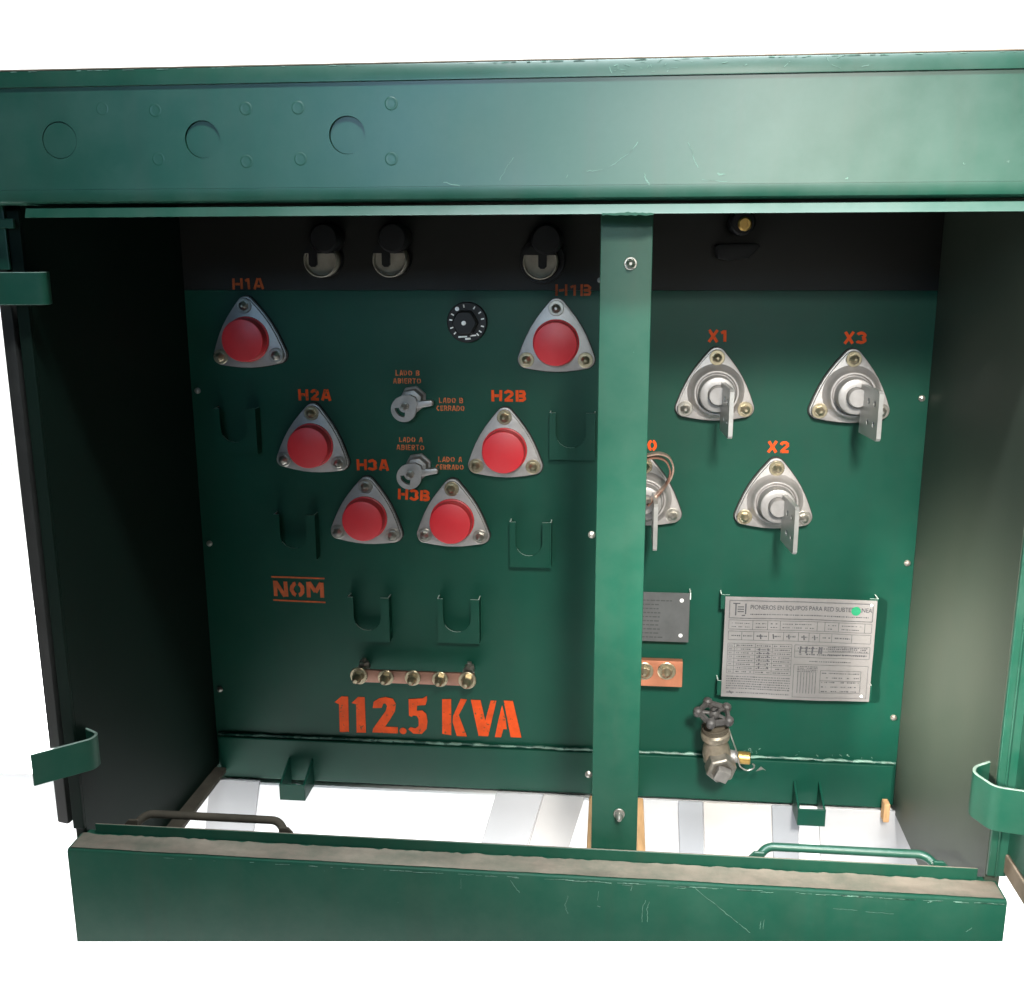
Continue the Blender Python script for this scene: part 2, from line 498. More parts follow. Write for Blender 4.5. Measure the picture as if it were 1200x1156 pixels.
# tank behind, back wall, side walls, roof
bm = B(); box(bm, -0.765, 0.535, 0.462, 1.02, 0.001, 1.10)
add('tank', bm, M['paint'], T)
bm = B(); box(bm, -0.711, 0.487, YB, 0.459, 0.012, 0.8826)
wall = add('back_panel', bm, M['paint_in'], T, label='dark green tank wall carrying the bushings')
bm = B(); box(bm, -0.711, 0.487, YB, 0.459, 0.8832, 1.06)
add('hood_shade_panel', bm, M['upper'], T, label='upper strip of the tank wall, hood shade painted near-black')  # hood's shade on the wall, painted into this strip's colour
bm = B(); box(bm, -0.704, 0.481, 0.434, 0.4425, 0.011, 0.090); bevel(bm, 0.002)
skirt = add('lower_skirt', bm, M['paint_in'], T)
pts = [(-0.706 + 1.19 * i / 120, 0.4405 + random.uniform(-.0006, .0006), 0.0930 + random.uniform(-.0008, .0008)) for i in range(121)]
bm = B(); tube(bm, pts, 0.0026, 8, 0.25)
add('weld_bead', bm, M['weld'], wall, True)

bm = B()
prism(bm, [(-0.7225, 0.0), (-0.7115, 0.458), (-0.765, 0.458), (-0.738, 0.0)], [], 0.0, 1.06, fxy)
for v in bm.verts:
    if v.co.z < 0.5:
        v.co.z = 0.03
lw = add('side_wall', bm, M['wall_shaded'], T, label='side wall left of the high voltage bushings, shade painted in')
bm = B()
prism(bm, [(0.0, 0.095), (0.115, 0.004), (0.458, 0.004), (0.458, 1.06), (0.0, 1.06)], [], 0.481, 0.499, fyz)
for v in bm.verts:
    v.co.x += 0.0066 * v.co.y / 0.458
rw = add('side_wall', bm, M['wall_lit'], T, label='side wall right of the low voltage bushings, light painted in')
bm = B(); box(bm, -0.765, 0.53, 0.03, 0.46, 1.064, 1.075)
add('roof_plate', bm, M['paint_in'], T)

# side frames; left jamb strip near-black, its shade put into the colour
bm = B()
box(bm, -0.7385, -0.7225, -0.006, 0.0, 0.166, 0.996); bevel(bm, 0.0015)
add('door_frame', bm, M['wall_shaded'], T)
bm = B(); box(bm, -0.744, -0.739, 0.02, 0.03, 0.166, 0.996); box(bm, -0.744, -0.7405, 0.0305, 0.2, 0.166, 0.996)
add('frame_groove', bm, M['rubber_and_shade'], T)
bm = B()
prism(bm, [(-0.763, -0.002), (-0.745, -0.006), (-0.743, 0.012), (-0.763, 0.02)], [], 0.172, 1.0, fxy); bevel(bm, 0.003)
box(bm, -0.79, -0.7385, 0.022, 0.03, 0.905, 1.06)
add('jamb_shade_strip', bm, M['rubber_and_shade'], T, True)
bm = B(); box(bm, -0.775, -0.738, -0.012, -0.007, 0.925, 1.0); box(bm, -0.752, -0.724, -0.018, -0.0125, 0.974, 0.985); bevel(bm, 0.001)
add('frame_corner', bm, M['paint'], T)
bm = B()
box(bm, 0.4815, 0.5045, -0.006, 0.0, 0.168, 0.996); box(bm, 0.490, 0.4925, -0.0085, -0.0062, 0.168, 0.996); bevel(bm, 0.0008, 1)
add('door_frame', bm, M['paint'], T)
# right-hand door swung open towards the viewer
bm = B(); box(bm, 0.503, 0.527, -0.56, 0.002, 0.2005, 0.99); bevel(bm, 0.003)
dr = add('door', bm, M['paint'], T, label='open right-hand door seen edge-on')
bm = B(); box(bm, 0.501, 0.529, -0.562, 0.004, 0.174, 0.20); bevel(bm, 0.002)
add('bottom_rail', bm, M['tan'], dr)

# hinge straps
def hinge(path, z0, z1, th, label):
    bm = B()
    pp = rounded([(a, b, 0) for a, b in path], 0.009, 5)
    strap(bm, [(q.x, q.y) for q in pp], z0, z1, th)
    bevel(bm, 0.0007, 1, 50)
    for f in bm.faces:
        f.material_index = 1 if f.normal.z > 0.6 else 0
    return add('hinge_strap', bm, None, T, True, label, mats=[M['paint_matt'], M['edge_dull']])
hinge([(-0.724, 0.03), (-0.700, 0.008), (-0.688, -0.022), (-0.82, -0.034)], 0.8835, 0.9225, 0.004, 'upper hinge strap on the left frame')
h2 = hinge([(-0.724, 0.026), (-0.699, 0.012), (-0.699, -0.004), (-0.757, -0.056)], 0.258, 0.3035, 0.004, 'lower hinge strap on the left frame')
hinge([(0.482, 0.026), (0.458, 0.010), (0.452, -0.006), (0.466, -0.040), (0.56, -0.062)], 0.253, 0.3115, 0.004, 'hinge strap on the right frame')

# hood
xs0, xs1 = -0.83, 0.60
slope = (0.0475 - 0.0415) / (1.1275 - 1.014)
def hood_y(z):
    return -0.0475 + (z - 1.014) * slope
bm = B()
lower = [(-0.0475, 1.016), (-0.0478, 1.008), (-0.0465, 1.0032), (-0.042, 1.0005), (-0.006, 1.0005), (-0.006, 1.0045), (-0.038, 1.0045), (-0.0405, 1.006), (-0.0405, 1.016)]
prism(bm, lower, [], xs0, xs1, fyz)
# front sheet with three punched holes
kn = [(-0.6412, 1.0709), (-0.4717, 1.0697), (-0.3046, 1.0722)]
kr = 0.0206
bm2 = bm
def fh(u, v, t):
    return V((u, hood_y(v) + t, v))
prism(bm2, [(xs0, 1.0162), (xs1, 1.0162), (xs1, 1.128), (xs0, 1.128)], [circ(a, b, kr, 36) for a, b in kn], 0.0, 0.004, fh)
hood = add('hood', bm2, M['paint'], T, True, label='long green hood across the top with three round knockouts')
for i, (a, b) in enumerate(kn):
    bm = B()
    d = (0.0009, 0.0030, 0.0036)[i]
    prism(bm, circ(a, b, kr - 0.0007, 36), [], d, d + 0.003, fh)
    add('knockout', bm, M['paint'], hood)
bm = B(); box(bm, xs0, xs1, -0.030, 0.0, 1.004, 1.126)
add('liner', bm, M['paint_in'], hood)
# roof edge
bm = B()
prism(bm, [(-0.0448, 1.1285), (-0.0405, 1.1465), (0.46, 1.1465), (0.46, 1.1285)], [], xs0, xs1, fyz); bevel(bm, 0.0015, 2)
add('roof_edge', bm, M['paint'], T, True)
bm = B()
box(bm, xs0, xs1, -0.0400, 0.46, 1.1470, 1.1484)
add('roof_dust', bm, M['tan'], T)
# spot weld dimples pressed in the hood face
dm = [(-0.5877, 1.1045, .6), (-0.5254, 1.1017, .8), (-0.4198, 1.1019, 1), (-0.3598, 1.1019, 1), (-0.2541, 1.1047, 1), (-0.5247, 1.049, .6), (-0.4213, 1.0451, .9), (-0.3587, 1.0472, .9), (-0.2549, 1.0461, .9)]
for a, b, k in dm:
    bm = B()
    lathe(bm, [(0.0076, 0.0), (0.0068, 0.0004 * k), (0.0058, 0.00045 * k), (0.0040, 0.0001 * k), (0.0, -0.00005)], (a, hood_y(b) + 0.0001, b), (0, -1, slope), 18)
    add('spot_weld', bm, M['paint'], hood, True)

# rail below the hood and the centre post
bm = B()
prism(bm, [(-0.0475, 0.9855), (-0.047, 0.9865), (-0.0435, 0.9955), (-0.040, 0.9962), (0.012, 0.9962), (0.012, 0.9925), (-0.038, 0.9925), (-0.041, 0.985), (-0.0465, 0.985)], [], -0.6910, 0.4805, fyz)
rail = add('top_rail', bm, M['paint'], T, True)
bm = B()
prism(bm, [(-0.022, 0.003), (0.038, 0.003), (0.038, 0.04), (0.0355, 0.04), (0.0355, 0.0055), (-0.0195, 0.0055), (-0.0195, 0.04), (-0.022, 0.04)], [], 0.150, 0.990, fxy)
bevel(bm, 0.0022, 3, 60)
post = add('center_post', bm, M['paint_matt'], T, True, label='green post between the two compartments')
bm = B()
prism(bm, [(-0.0195 + 0.056 * i / 14, 0.9865 + random.uniform(-.0008, .0016)) for i in range(15)] + [(0.0365 - 0.056 * i / 14, 0.9842 + random.uniform(-.0016, .0004)) for i in range(15)], [], -0.0492, -0.0470, fxz)
add('weld_bead', bm, M['paint_matt'], rail, True)

# ---- bolts (shared meshes)
def bolt_mesh(name, mat, rw=0.0122, rn=0.0082, rs=0.0040, hn=0.0065, hs=0.015):
    bm = B()
    lathe(bm, [(0, 0), (rw, 0), (rw, 0.0016), (rw * 0.93, 0.0021), (0, 0.0021)], (0, 0, 0), n=20)
    lathe(bm, [(0, 0.0021), (rn, 0.0021), (rn, hn * .9), (rn * .86, hn), (0, hn)], (0, 0, 0), n=6, a0=random.random())
    lathe(bm, [(rn * .80, hn), (rn * .74, hn + (hs - hn) * .35), (rs, hn + (hs - hn) * .7), (rs * .5, hs), (0, hs)], (0, 0, 0), n=14)
    bmesh.ops.recalc_face_normals(bm, faces=bm.faces)
    me = bpy.data.meshes.new(name)
    for f in bm.faces:
        f.smooth = True
    for e in bm.edges:
        if len(e.link_faces) == 2 and e.calc_face_angle(0) > R(28):
            e.smooth = False
    bm.to_mesh(me); bm.free()
    me.materials.append(mat)
    return me
ME_Z = bolt_mesh('bolt', M['zinc'])
ME_S = bolt_mesh('bolt', M['steel'], hn=0.006, hs=0.013)
ME_G = bolt_mesh('bolt', M['zinc'], 0.0108, 0.0072, 0.0045, 0.009, 0.019)
ME_P = bolt_mesh('bolt', M['steel'], 0.0052, 0.0042, 0.002, 0.0045, 0.0055)
ME_C = bolt_mesh('bolt', M['steel'], 0.0075, 0.0062, 0.0035, 0.007, 0.018)

def bolt(me, x, y, z, parent, name='bolt', rot=0.0, scale=1.0):
    o = bpy.data.objects.new(name, me)
    C.objects.link(o)
    o.parent = parent
    o.location = V((x, y, z)) - W[parent.name]
    o.rotation_euler = (0, rot, 0)
    o.scale = (scale,) * 3
    return o

for x, z in ((-0.700, 0.717), (-0.6985, 0.4505), (-0.6985, 0.178), (0.4766, 0.7167), (0.4762, 0.4468), (0.4757, 0.1747)):
    bolt(ME_P, x, YB, z, wall, rot=random.random())
bolt(ME_C, 0.0131, 0.0028, 0.9311, post, rot=0.3)
bolt(ME_C, 0.0140, 0.0028, 0.2254, post, rot=0.9)
bolt(ME_P, -0.029, 0.40, 0.90, post, rot=0.2, scale=0.8)
bolt(ME_P, -0.0275, 0.018, 0.60, post, rot=0.5, scale=0.9)
bolt(ME_P, -0.0270, 0.018, 0.272, post, rot=0.5, scale=0.9)

# ---- bushings
def flange_outline(side=0.094, rc=0.0145, bulge=0.0075):
    cr = side / math.sqrt(3)
    cs = [(cr * math.cos(R(a)), cr * math.sin(R(a))) for a in (90, 210, 330)]
    out = []
    for k, a in enumerate((90, 210, 330)):
        cx, cz = cs[k]
        for i in range(9):
            t = R(a - 52 + 104 * i / 8)
            out.append((cx + rc * math.cos(t), cz + rc * math.sin(t)))
        nx, nz = cs[(k + 1) % 3]
        na = R(a + 60)
        p0 = out[-1]
        t1 = R((a + 120) - 52)
        p1 = (nx + rc * math.cos(t1), nz + rc * math.sin(t1))
        for i in range(1, 6):
            t = i / 6
            bl = bulge * math.sin(math.pi * t) * 0.75
            out.append((p0[0] * (1 - t) + p1[0] * t + bl * math.cos(na), p0[1] * (1 - t) + p1[1] * t + bl * math.sin(na)))
    return out, cs
OUT, CS = flange_outline()

def flange(bm, x, z, y, th, hole, rot=0.0):
    c, s = math.cos(rot), math.sin(rot)
    def tr(q, k=1.0):
        u, v = q[0] * k, q[1] * k
        return (x + u * c - v * s, z + u * s + v * c)
    prism(bm, [tr(q) for q in OUT], [], y - 0.004, y - th * 0.62, fxz)
    prism(bm, [tr(q, 0.965) for q in OUT], [], y - th * 0.62, y - th, fxz)
    return [tr(q) for q in CS]

def gasket(x, z, rot, parent):
    bm = B()
    c, s = math.cos(rot), math.sin(rot)
    prism(bm, [(x + (u * c - v * s) * 1.025, z + (u * s + v * c) * 1.025) for u, v in OUT], [], YB, YB - 0.0045, fxz)
    add('gasket', bm, M['rubber_and_shade'], parent)

def hv(name, x, z, metals, label, rot=0.0):
    zz = z + 0.001
    x, zz = proud(x, zz, 0.006)
    bm = B()
    th = 0.016
    pos = flange(bm, x, zz, YB, th, 0.036, rot)
    bevel(bm, 0.0014, 2, 40)
    b = add('high_voltage_bushing', bm, M['alu'], T, True, label)
    gasket(x, zz, rot, b)
    bm = B()
    lathe(bm, [(0.0372, 0.0), (0.0368, 0.0022), (0.0348, 0.0030), (0.0345, 0.0225), (0.0337, 0.0240), (0.0320, 0.0246), (0.0, 0.0246)], (x, YB - th, zz), n=48)
    add('cap', bm, M['red'], b, True, 'round red plastic cap')
    for (px, pz), mt in zip(pos, metals):
        bolt(ME_Z if mt == 'z' else ME_S, px, YB - th, pz, b, rot=random.random() * 3)
    return b
hv('H1A', -0.6059, 0.8029, 'szs', 'high voltage bushing below the letters H1A', 0.03)
hv('H1B', -0.0979, 0.8000, 'szz', 'high voltage bushing below the letters H1B, beside the post')
hv('H2A', -0.5060, 0.6275, 'zss', 'high voltage bushing below the letters H2A', -0.05)
hv('H2B', -0.1814, 0.6245, 'zzz', 'high voltage bushing below the letters H2B')
hv('H3A', -0.4183, 0.5042, 'sss', 'high voltage bushing below the letters H3A', -0.04)
hv('H3B', -0.2703, 0.5031, 'zss', 'high voltage bushing beside the letters H3B')

def lv(x, z, label, metals, tilt=0.0, rot=0.0, off=0.0):
    x, z = proud(x, z, 0.006)
    bm = B()
    th = 0.017
    pos = flange(bm, x, z, YB, th, 0.04, rot)
    lathe(bm, [(0.0455, th - 0.0005), (0.041, th + 0.003), (0.0375, th + 0.009), (0.0360, th + 0.014), (0.0345, th + 0.0155), (0.0320, th + 0.0155), (0.0305, th + 0.012), (0.0, th + 0.012)], (x, YB, z), n=40)
    bevel(bm, 0.0014, 2, 45)
    b = add('low_voltage_bushing', bm, M['alu'], T, True, label)
    gasket(x, z, rot, b)
    bm = B()
    lathe(bm, [(0.0285, th), (0.0285, 0.049), (0.0270, 0.0525), (0.0250, 0.0535), (0.0155, 0.0535), (0.0150, 0.0515)], (x, YB, z), n=36)
    lathe(bm, [(0.0148, 0.045), (0.0148, 0.066), (0.0135, 0.068), (0.0, 0.068)], (x, YB, z), n=24)
    add('stud', bm, M['alu_dull'], b, True)
    # flat blade, standing upright, with four holes
    bm = B()
    y0, y1 = YB - 0.056, YB - 0.138
    z1, z0 = z + 0.020, z - 0.054
    hl = []
    for hy in (0.44, 0.78):
        for hz in (0.30, 0.72):
            hl.append(circ(y0 + (y1 - y0) * hy, z0 + (z1 - z0) * hz, 0.0048, 14))
    ch = 0.004
    outl = [(y0, z0), (y1 + ch, z0), (y1, z0 + ch), (y1, z1 - ch), (y1 + ch, z1), (y0, z1)]
    prism(bm, outl, hl, x + off + 0.0012, x + off + 0.0076, fyz)
    if tilt:
        bmesh.ops.rotate(bm, verts=bm.verts, cent=(x, YB, z), matrix=Matrix.Rotation(tilt, 3, 'Z'))
    add('blade', bm, M['blade'], b, True)
    for (px, pz), mt in zip(pos, metals):
        bolt(ME_Z if mt == 'z' else ME_S, px, YB - th, pz, b, rot=random.random() * 3)
    return b
lv(0.1565, 0.7250, 'low voltage bushing below the letters X1', 'zsz', 0.06)
lv(0.3665, 0.7240, 'low voltage bushing below the letters X3', 'zzs', 0.09)
lv(0.2580, 0.5485, 'low voltage bushing below the letters X2', 'zzs', 0.08)
x0b = lv(0.0480, 0.5485, 'low voltage bushing half hidden behind the post, with copper strap', 'zzs', 0.0, 0.0, 0.0105)
# copper earth strap curling from the post to the X0 bushing
for k, dx in enumerate((0.0, 0.0045)):
    bm = B()
    path = [(0.000 , 0.626), (0.022, 0.6285), (0.040, 0.634), (0.062 + dx, 0.640), (0.078 + dx, 0.635), (0.086 + dx, 0.618), (0.082 + dx, 0.598), (0.066 + dx * .7, 0.576), (0.052 + dx * .4, 0.560)]
    pp = rounded([(a, b - (0.0 if k else 0.006), 0) for a, b in path], 0.02, 4)
    strap(bm, [(q.x, q.y) for q in pp], 0, 0.018, 0.0024)
    for v in bm.verts:       # lay the strap so its width runs along y
        v.co = V((v.co.x, 0.352 + v.co.z + (0.5 - (v.co.y - 0.55) / 0.1) * 0.012, v.co.y))
    add('copper_strap', bm, M['copper_tin'] if k else M['copper_old'], x0b, True)
bm = B(); lathe(bm, [(0, 0), (0.009, 0), (0.009, 0.006), (0.0, 0.006)], (0.048, 0.352, 0.562), (0, 0, 1), n=6)
add('nut', bm, M['steel'], x0b)

# ---- parking stand pockets
def stand(x0, z1, x1, z0, label=None):
    x0, z1 = proud(x0, z1, 0.022)
    x1, z0 = proud(x1, z0, 0.022)
    yf = YB - 0.022
    bm = B()
    a, b = x0 + 0.010, x1 - 0.015
    r = (b - a) / 2
    zc = z0 + 0.020 + r
    out = [(x0, z0), (x1, z0), (x1, z1), (b, z1)] + [((a + b) / 2 + r * math.cos(R(t)), zc + r * math.sin(R(t))) for t in range(0, -181, -15)] + [(a, z1), (x0, z1)]
    n = len(out)
    tri = tessellate_polygon([[V((u, v, 0)) for u, v in out]])
    prism_out = out
    va = [bm.verts.new((u, yf, v)) for u, v in out]
    vb = [bm.verts.new((u, yf + 0.0022, v)) for u, v in out]
    for t in tri:
        bm.faces.new([va[i] for i in t]); bm.faces.new([vb[i] for i in t][::-1])
    for i in range(n):
        j = (i + 1) % n
        f = bm.faces.new((va[i], va[j], vb[j], vb[i]))
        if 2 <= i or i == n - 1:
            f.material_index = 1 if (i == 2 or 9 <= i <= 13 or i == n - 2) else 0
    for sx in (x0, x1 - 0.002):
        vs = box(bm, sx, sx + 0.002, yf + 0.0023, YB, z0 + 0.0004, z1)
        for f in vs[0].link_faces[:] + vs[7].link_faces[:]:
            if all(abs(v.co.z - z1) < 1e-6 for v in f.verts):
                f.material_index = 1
    return add('parking_stand', bm, None, T, False, label, mats=[M['paint_in'], M['edge']])
stand(-0.6753, 0.6869, -0.6031, 0.6091, 'empty parking stand pocket left of the H2A bushing')
stand(-0.5822, 0.5051, -0.5096, 0.4247, 'empty parking stand pocket above the letters NOM')
stand(-0.1083, 0.6866, -0.0336, 0.6083, 'empty parking stand pocket next to the post')
stand(-0.1748, 0.5008, -0.1042, 0.4220, 'empty parking stand pocket right of the H3B bushing')
stand(-0.4581, 0.3597, -0.3853, 0.2789, 'empty parking stand pocket right of the letters NOM')
stand(-0.3008, 0.3614, -0.2276, 0.2813, 'empty parking stand pocket above the earth bar')

# ---- fuse holders at the top left
def fuse(x, z, dx, label):
    h = 0.030
    x, z = proud(x, z - 0.001, h)
    bm = B()
    lathe(bm, [(0.027, 0.0), (0.027, h), (0.0255, h + 0.0015), (0.0245, h), (0.0235, h - 0.005), (0.0, h - 0.005)], (x, YB, z), n=32)
    f = add('fuse_holder', bm, M['cream'], T, True, label)
    bm = B()
    cw = 0.036 if x > -0.3 else 0.0292
    lathe(bm, [(cw, 0.0), (cw - 0.0005, 0.012), (cw - 0.001, 0.0135), (0.0285, 0.0135), (0.0285, 0.0)], (x + 0.002, YB, z + 0.002), n=32)
    add('collar', bm, M['black'], f, True)
    bm = B()
    lathe(bm, [(0.0, 0.0), (0.024, 0.0), (0.025, 0.01), (0.024, 0.036), (0.020, 0.042), (0.0, 0.043)], (x + dx, YB, z + 0.034), n=28)
    cp = add('cap', bm, M['black'], f, True)
    bm = B()
    tx = x + (-0.010 if x < -0.45 else -0.004 if x < -0.3 else 0.004)
    pl = [(x + 0.0275 * math.cos(R(t)), z + 0.0275 * math.sin(R(t))) for t in range(22, 159, 8)]
    pl += [(tx - 0.0065, z + 0.0103), (tx - 0.0065, z - 0.007), (tx - 0.003, z - 0.0105), (tx + 0.003, z - 0.0105), (tx + 0.0065, z - 0.007), (tx + 0.0065, z + 0.0103)]
    prism(bm, pl, [], YB - 0.0325, YB - 0.0370, fxz)
    add('latch', bm, M['black'], f, True)
fuse(-0.4802, 0.9315, 0.010, 'leftmost fuse holder under the hood')
fuse(-0.3669, 0.9315, 0.008, 'middle fuse holder under the hood')
fuse(-0.1244, 0.9280, 0.010, 'fuse holder above the H1B bushing')

# ---- relief valve at the top right
x, z = proud(0.1890, 0.9835, 0.05)
bm = B()
lathe(bm, [(0.0, 0.0), (0.019, 0.0), (0.019, 0.044), (0.016, 0.048), (0.0, 0.048)], (x, YB, z + 0.002), n=24)
rv = add('relief_valve', bm, M['black'], T, True, 'small relief valve with brass centre under the hood')
bm = B()
lathe(bm, [(0.0105, 0.048), (0.0105, 0.052), (0.008, 0.0545), (0.0045, 0.0545), (0.0045, 0.0515), (0.0, 0.0515)], (x + 0.002, YB, z), n=20)
add('brass_center', bm, M['brass'], rv, True)
bm = B()
x, z = proud(0.1815, 0.9435, 0.03)
prism(bm, [(x - 0.033, z + 0.007), (x - 0.026, z + 0.010), (x + 0.028, z + 0.011), (x + 0.035, z + 0.007), (x + 0.018, z - 0.012), (x - 0.012, z - 0.015), (x - 0.029, z - 0.012)], [], YB, YB - 0.034, fxz)
bevel(bm, 0.003, 2)
add('valve_dark_block', bm, M['black'], rv, True)  # dark block below the valve

# ---- tap changer dial
x, z = proud(-0.2427, 0.8321, 0.01)
bm = B()
lathe(bm, [(0.0, 0.0), (0.0325, 0.0), (0.0325, 0.008), (0.031, 0.0095), (0.0, 0.0095)], (x, YB, z), n=40)
dial = add('dial', bm, M['black'], T, True, 'round black tap changer dial with white ticks')
bm = B()
lathe(bm, [(0.020, 0.0095), (0.019, 0.026), (0.017, 0.028), (0.0, 0.028)], (x - 0.002, YB, z), n=28, mod=lambda a: 1 + 0.05 * math.cos(6 * a))
knob = add('knob', bm, M['black'], dial, True)
bm = B()
lathe(bm, [(0.0036, 0.028), (0.0036, 0.0305), (0.0016, 0.0305), (0.0016, 0.0285), (0.0, 0.0285)], (x - 0.0022, YB, z), n=14)
add('screw', bm, M['white'], dial, True)
bm = B()
for a in (100, 62, 36, 12, -14, -34, -48, 152, 172, 200, 222):
    ca, sa = math.cos(R(a)), math.sin(R(a))
    stroke(bm, [(x + 0.0235 * ca, z + 0.0235 * sa), (x + 0.0285 * ca, z + 0.0285 * sa)], 0.0021, YB - 0.0098)
prism(bm, circ(x + 0.0262 * math.cos(R(126)), z + 0.0262 * math.sin(R(126)), 0.0034, 14), [], YB - 0.0096, YB - 0.0102, fxz)
stroke(bm, [(x - 0.014, z - 0.0235), (x + 0.0, z - 0.0225)], 0.0025, YB - 0.0098)
stroke(bm, [(x + 0.005, z - 0.0215), (x + 0.015, z - 0.0205)], 0.0022, YB - 0.0098)
stroke(bm, [(x - 0.003, z - 0.0265), (x + 0.006, z - 0.0258)], 0.0030, YB - 0.0098)
add('tick_marks', bm, M['white'], dial, recalc=False)

# ---- switch handles
def switch(x, z, label):
    x, z = proud(x, z, 0.03)
    bm = B()
    lathe(bm, [(0.0, 0.0), (0.026, 0.0), (0.026, 0.005), (0.021, 0.007), (0.020, 0.022), (0.0, 0.022)], (x + 0.009, YB, z + 0.009), n=7, a0=0.4)
    bevel(bm, 0.0025, 2, 30)
    s = add('switch_handle', bm, M['alu_dull'], T, True, label)
    bm = B()
    # cast cam plate with a curved slot
    pts_o = [(x - 0.004 + 0.0235 * math.cos(R(t)), z - 0.006 + 0.0235 * math.sin(R(t))) for t in range(140, 361, 10)]
    pts_o += [(x + 0.022, z + 0.004), (x + 0.019, z + 0.016), (x + 0.008, z + 0.021), (x - 0.006, z + 0.020), (x - 0.018, z + 0.014)]
    slot = [(x - 0.004 + 0.0160 * math.cos(R(t)), z - 0.004 + 0.0160 * math.sin(R(t))) for t in range(178, 290, 14)]
    slot += [(x - 0.003 + 0.0095 * math.cos(R(t)), z - 0.002 + 0.0095 * math.sin(R(t))) for t in range(282, 178, -14)]
    prism(bm, pts_o, [slot], YB - 0.0225, YB - 0.031, fxz)
    bevel(bm, 0.0010, 1, 50)
    add('cam_plate', bm, M['alu_dull'], s, True)
    bm = B()
    prism(bm, [(x + 0.014, z - 0.006), (x + 0.050, z + 0.001), (x + 0.051, z + 0.009), (x + 0.047, z + 0.011), (x + 0.014, z + 0.008)], [], YB - 0.016, YB - 0.029, fxz)
    bevel(bm, 0.0025, 2, 40)
    add('lever', bm, M['alu'], s, True)
    bolt(ME_C, x - 0.001, YB - 0.031, z, s, name='screw', rot=0.4, scale=1.05)
    s.scale = (0.88, 1.0, 0.88)
switch(-0.3475, 0.6935, 'upper switch handle below the dial')
switch(-0.3415, 0.5790, 'lower switch handle above the letters H3B')

# ---- orange stencilled lettering
YL = YB - 0.0006
def letters(text, x, z, h, wd, mat, label, sw=0.22, tilt=0.0, wob=0.02):
    bm = B()
    stencil(bm, text, x, z, h, wd, YL, sw, tilt, wob)
    for f in bm.faces:
        if f.normal.y > 0:
            f.normal_flip()
    add('lettering', bm, M[mat], T, label=label, recalc=False)
letters('H1A', -0.6018, 0.8928, 0.0175, 0.054, 'orange_dim', 'orange stencilled letters H1A', 0.22, 0, .03)
letters('H1B', -0.0714, 0.8832, 0.0175, 0.058, 'orange_dim', 'orange stencilled letters H1B', 0.20, 0, .03)
letters('H2A', -0.4991, 0.7119, 0.0185, 0.056, 'orange', 'orange stencilled letters H2A', 0.235)
letters('H2B', -0.1754, 0.7139, 0.0185, 0.057, 'orange', 'orange stencilled letters H2B', 0.235)
letters('H3A', -0.4049, 0.5948, 0.0185, 0.055, 'orange', 'orange stencilled letters H3A', 0.235)
letters('H3B', -0.3363, 0.5445, 0.0185, 0.054, 'orange', 'orange stencilled letters H3B', 0.235, -0.05)
letters('X1', 0.1569, 0.8122, 0.0185, 0.031, 'orange', 'orange stencilled letters X1', 0.235)
letters('X3', 0.3683, 0.8106, 0.0185, 0.035, 'orange', 'orange stencilled letters X3', 0.23)
letters('X2', 0.2602, 0.6357, 0.0185, 0.034, 'orange', 'orange stencilled letters X2', 0.23)
letters('X0', 0.0490, 0.6354, 0.0185, 0.036, 'orange', 'orange stencilled letters X0 behind the post', 0.235)
def small(l1, l2, x, z, label, w1=0.040, w2=0.047):
    bm = B()
    stencil(bm, l1, x + 0.001, z + 0.0065, 0.0088, w1, YL, 0.17, 0, .05)
    stencil(bm, l2, x, z - 0.0065, 0.0088, w2, YL, 0.17, 0, .05)
    for f in bm.faces:
        if f.normal.y > 0:
            f.normal_flip()
    add('lettering', bm, M['orange_thin'], T, label=label, recalc=False)
small('LADO B', 'ABIERTO', -0.3428, 0.7431, 'small orange words above the upper switch handle')
small('LADO B', 'CERRADO', -0.2714, 0.6987, 'small orange words right of the upper switch handle')
small('LADO A', 'ABIERTO', -0.3400, 0.6322, 'small orange words above the lower switch handle')
small('LADO A', 'CERRADO', -0.2745, 0.5999, 'small orange words right of the lower switch handle')
bm = B()
stencil(bm, 'NOM', -0.5440, 0.3715, 0.0275, 0.090, YL, 0.23)
stroke(bm, [(-0.5916, 0.3930), (-0.497, 0.3925)], 0.0028, YL)
stroke(bm, [(-0.5906, 0.3505), (-0.497, 0.3490)], 0.0028, YL)
for f in bm.faces:
    if f.normal.y > 0:
        f.normal_flip()
add('lettering', bm, M['orange_dim'], T, label='faded orange letters NOM between two lines', recalc=False)

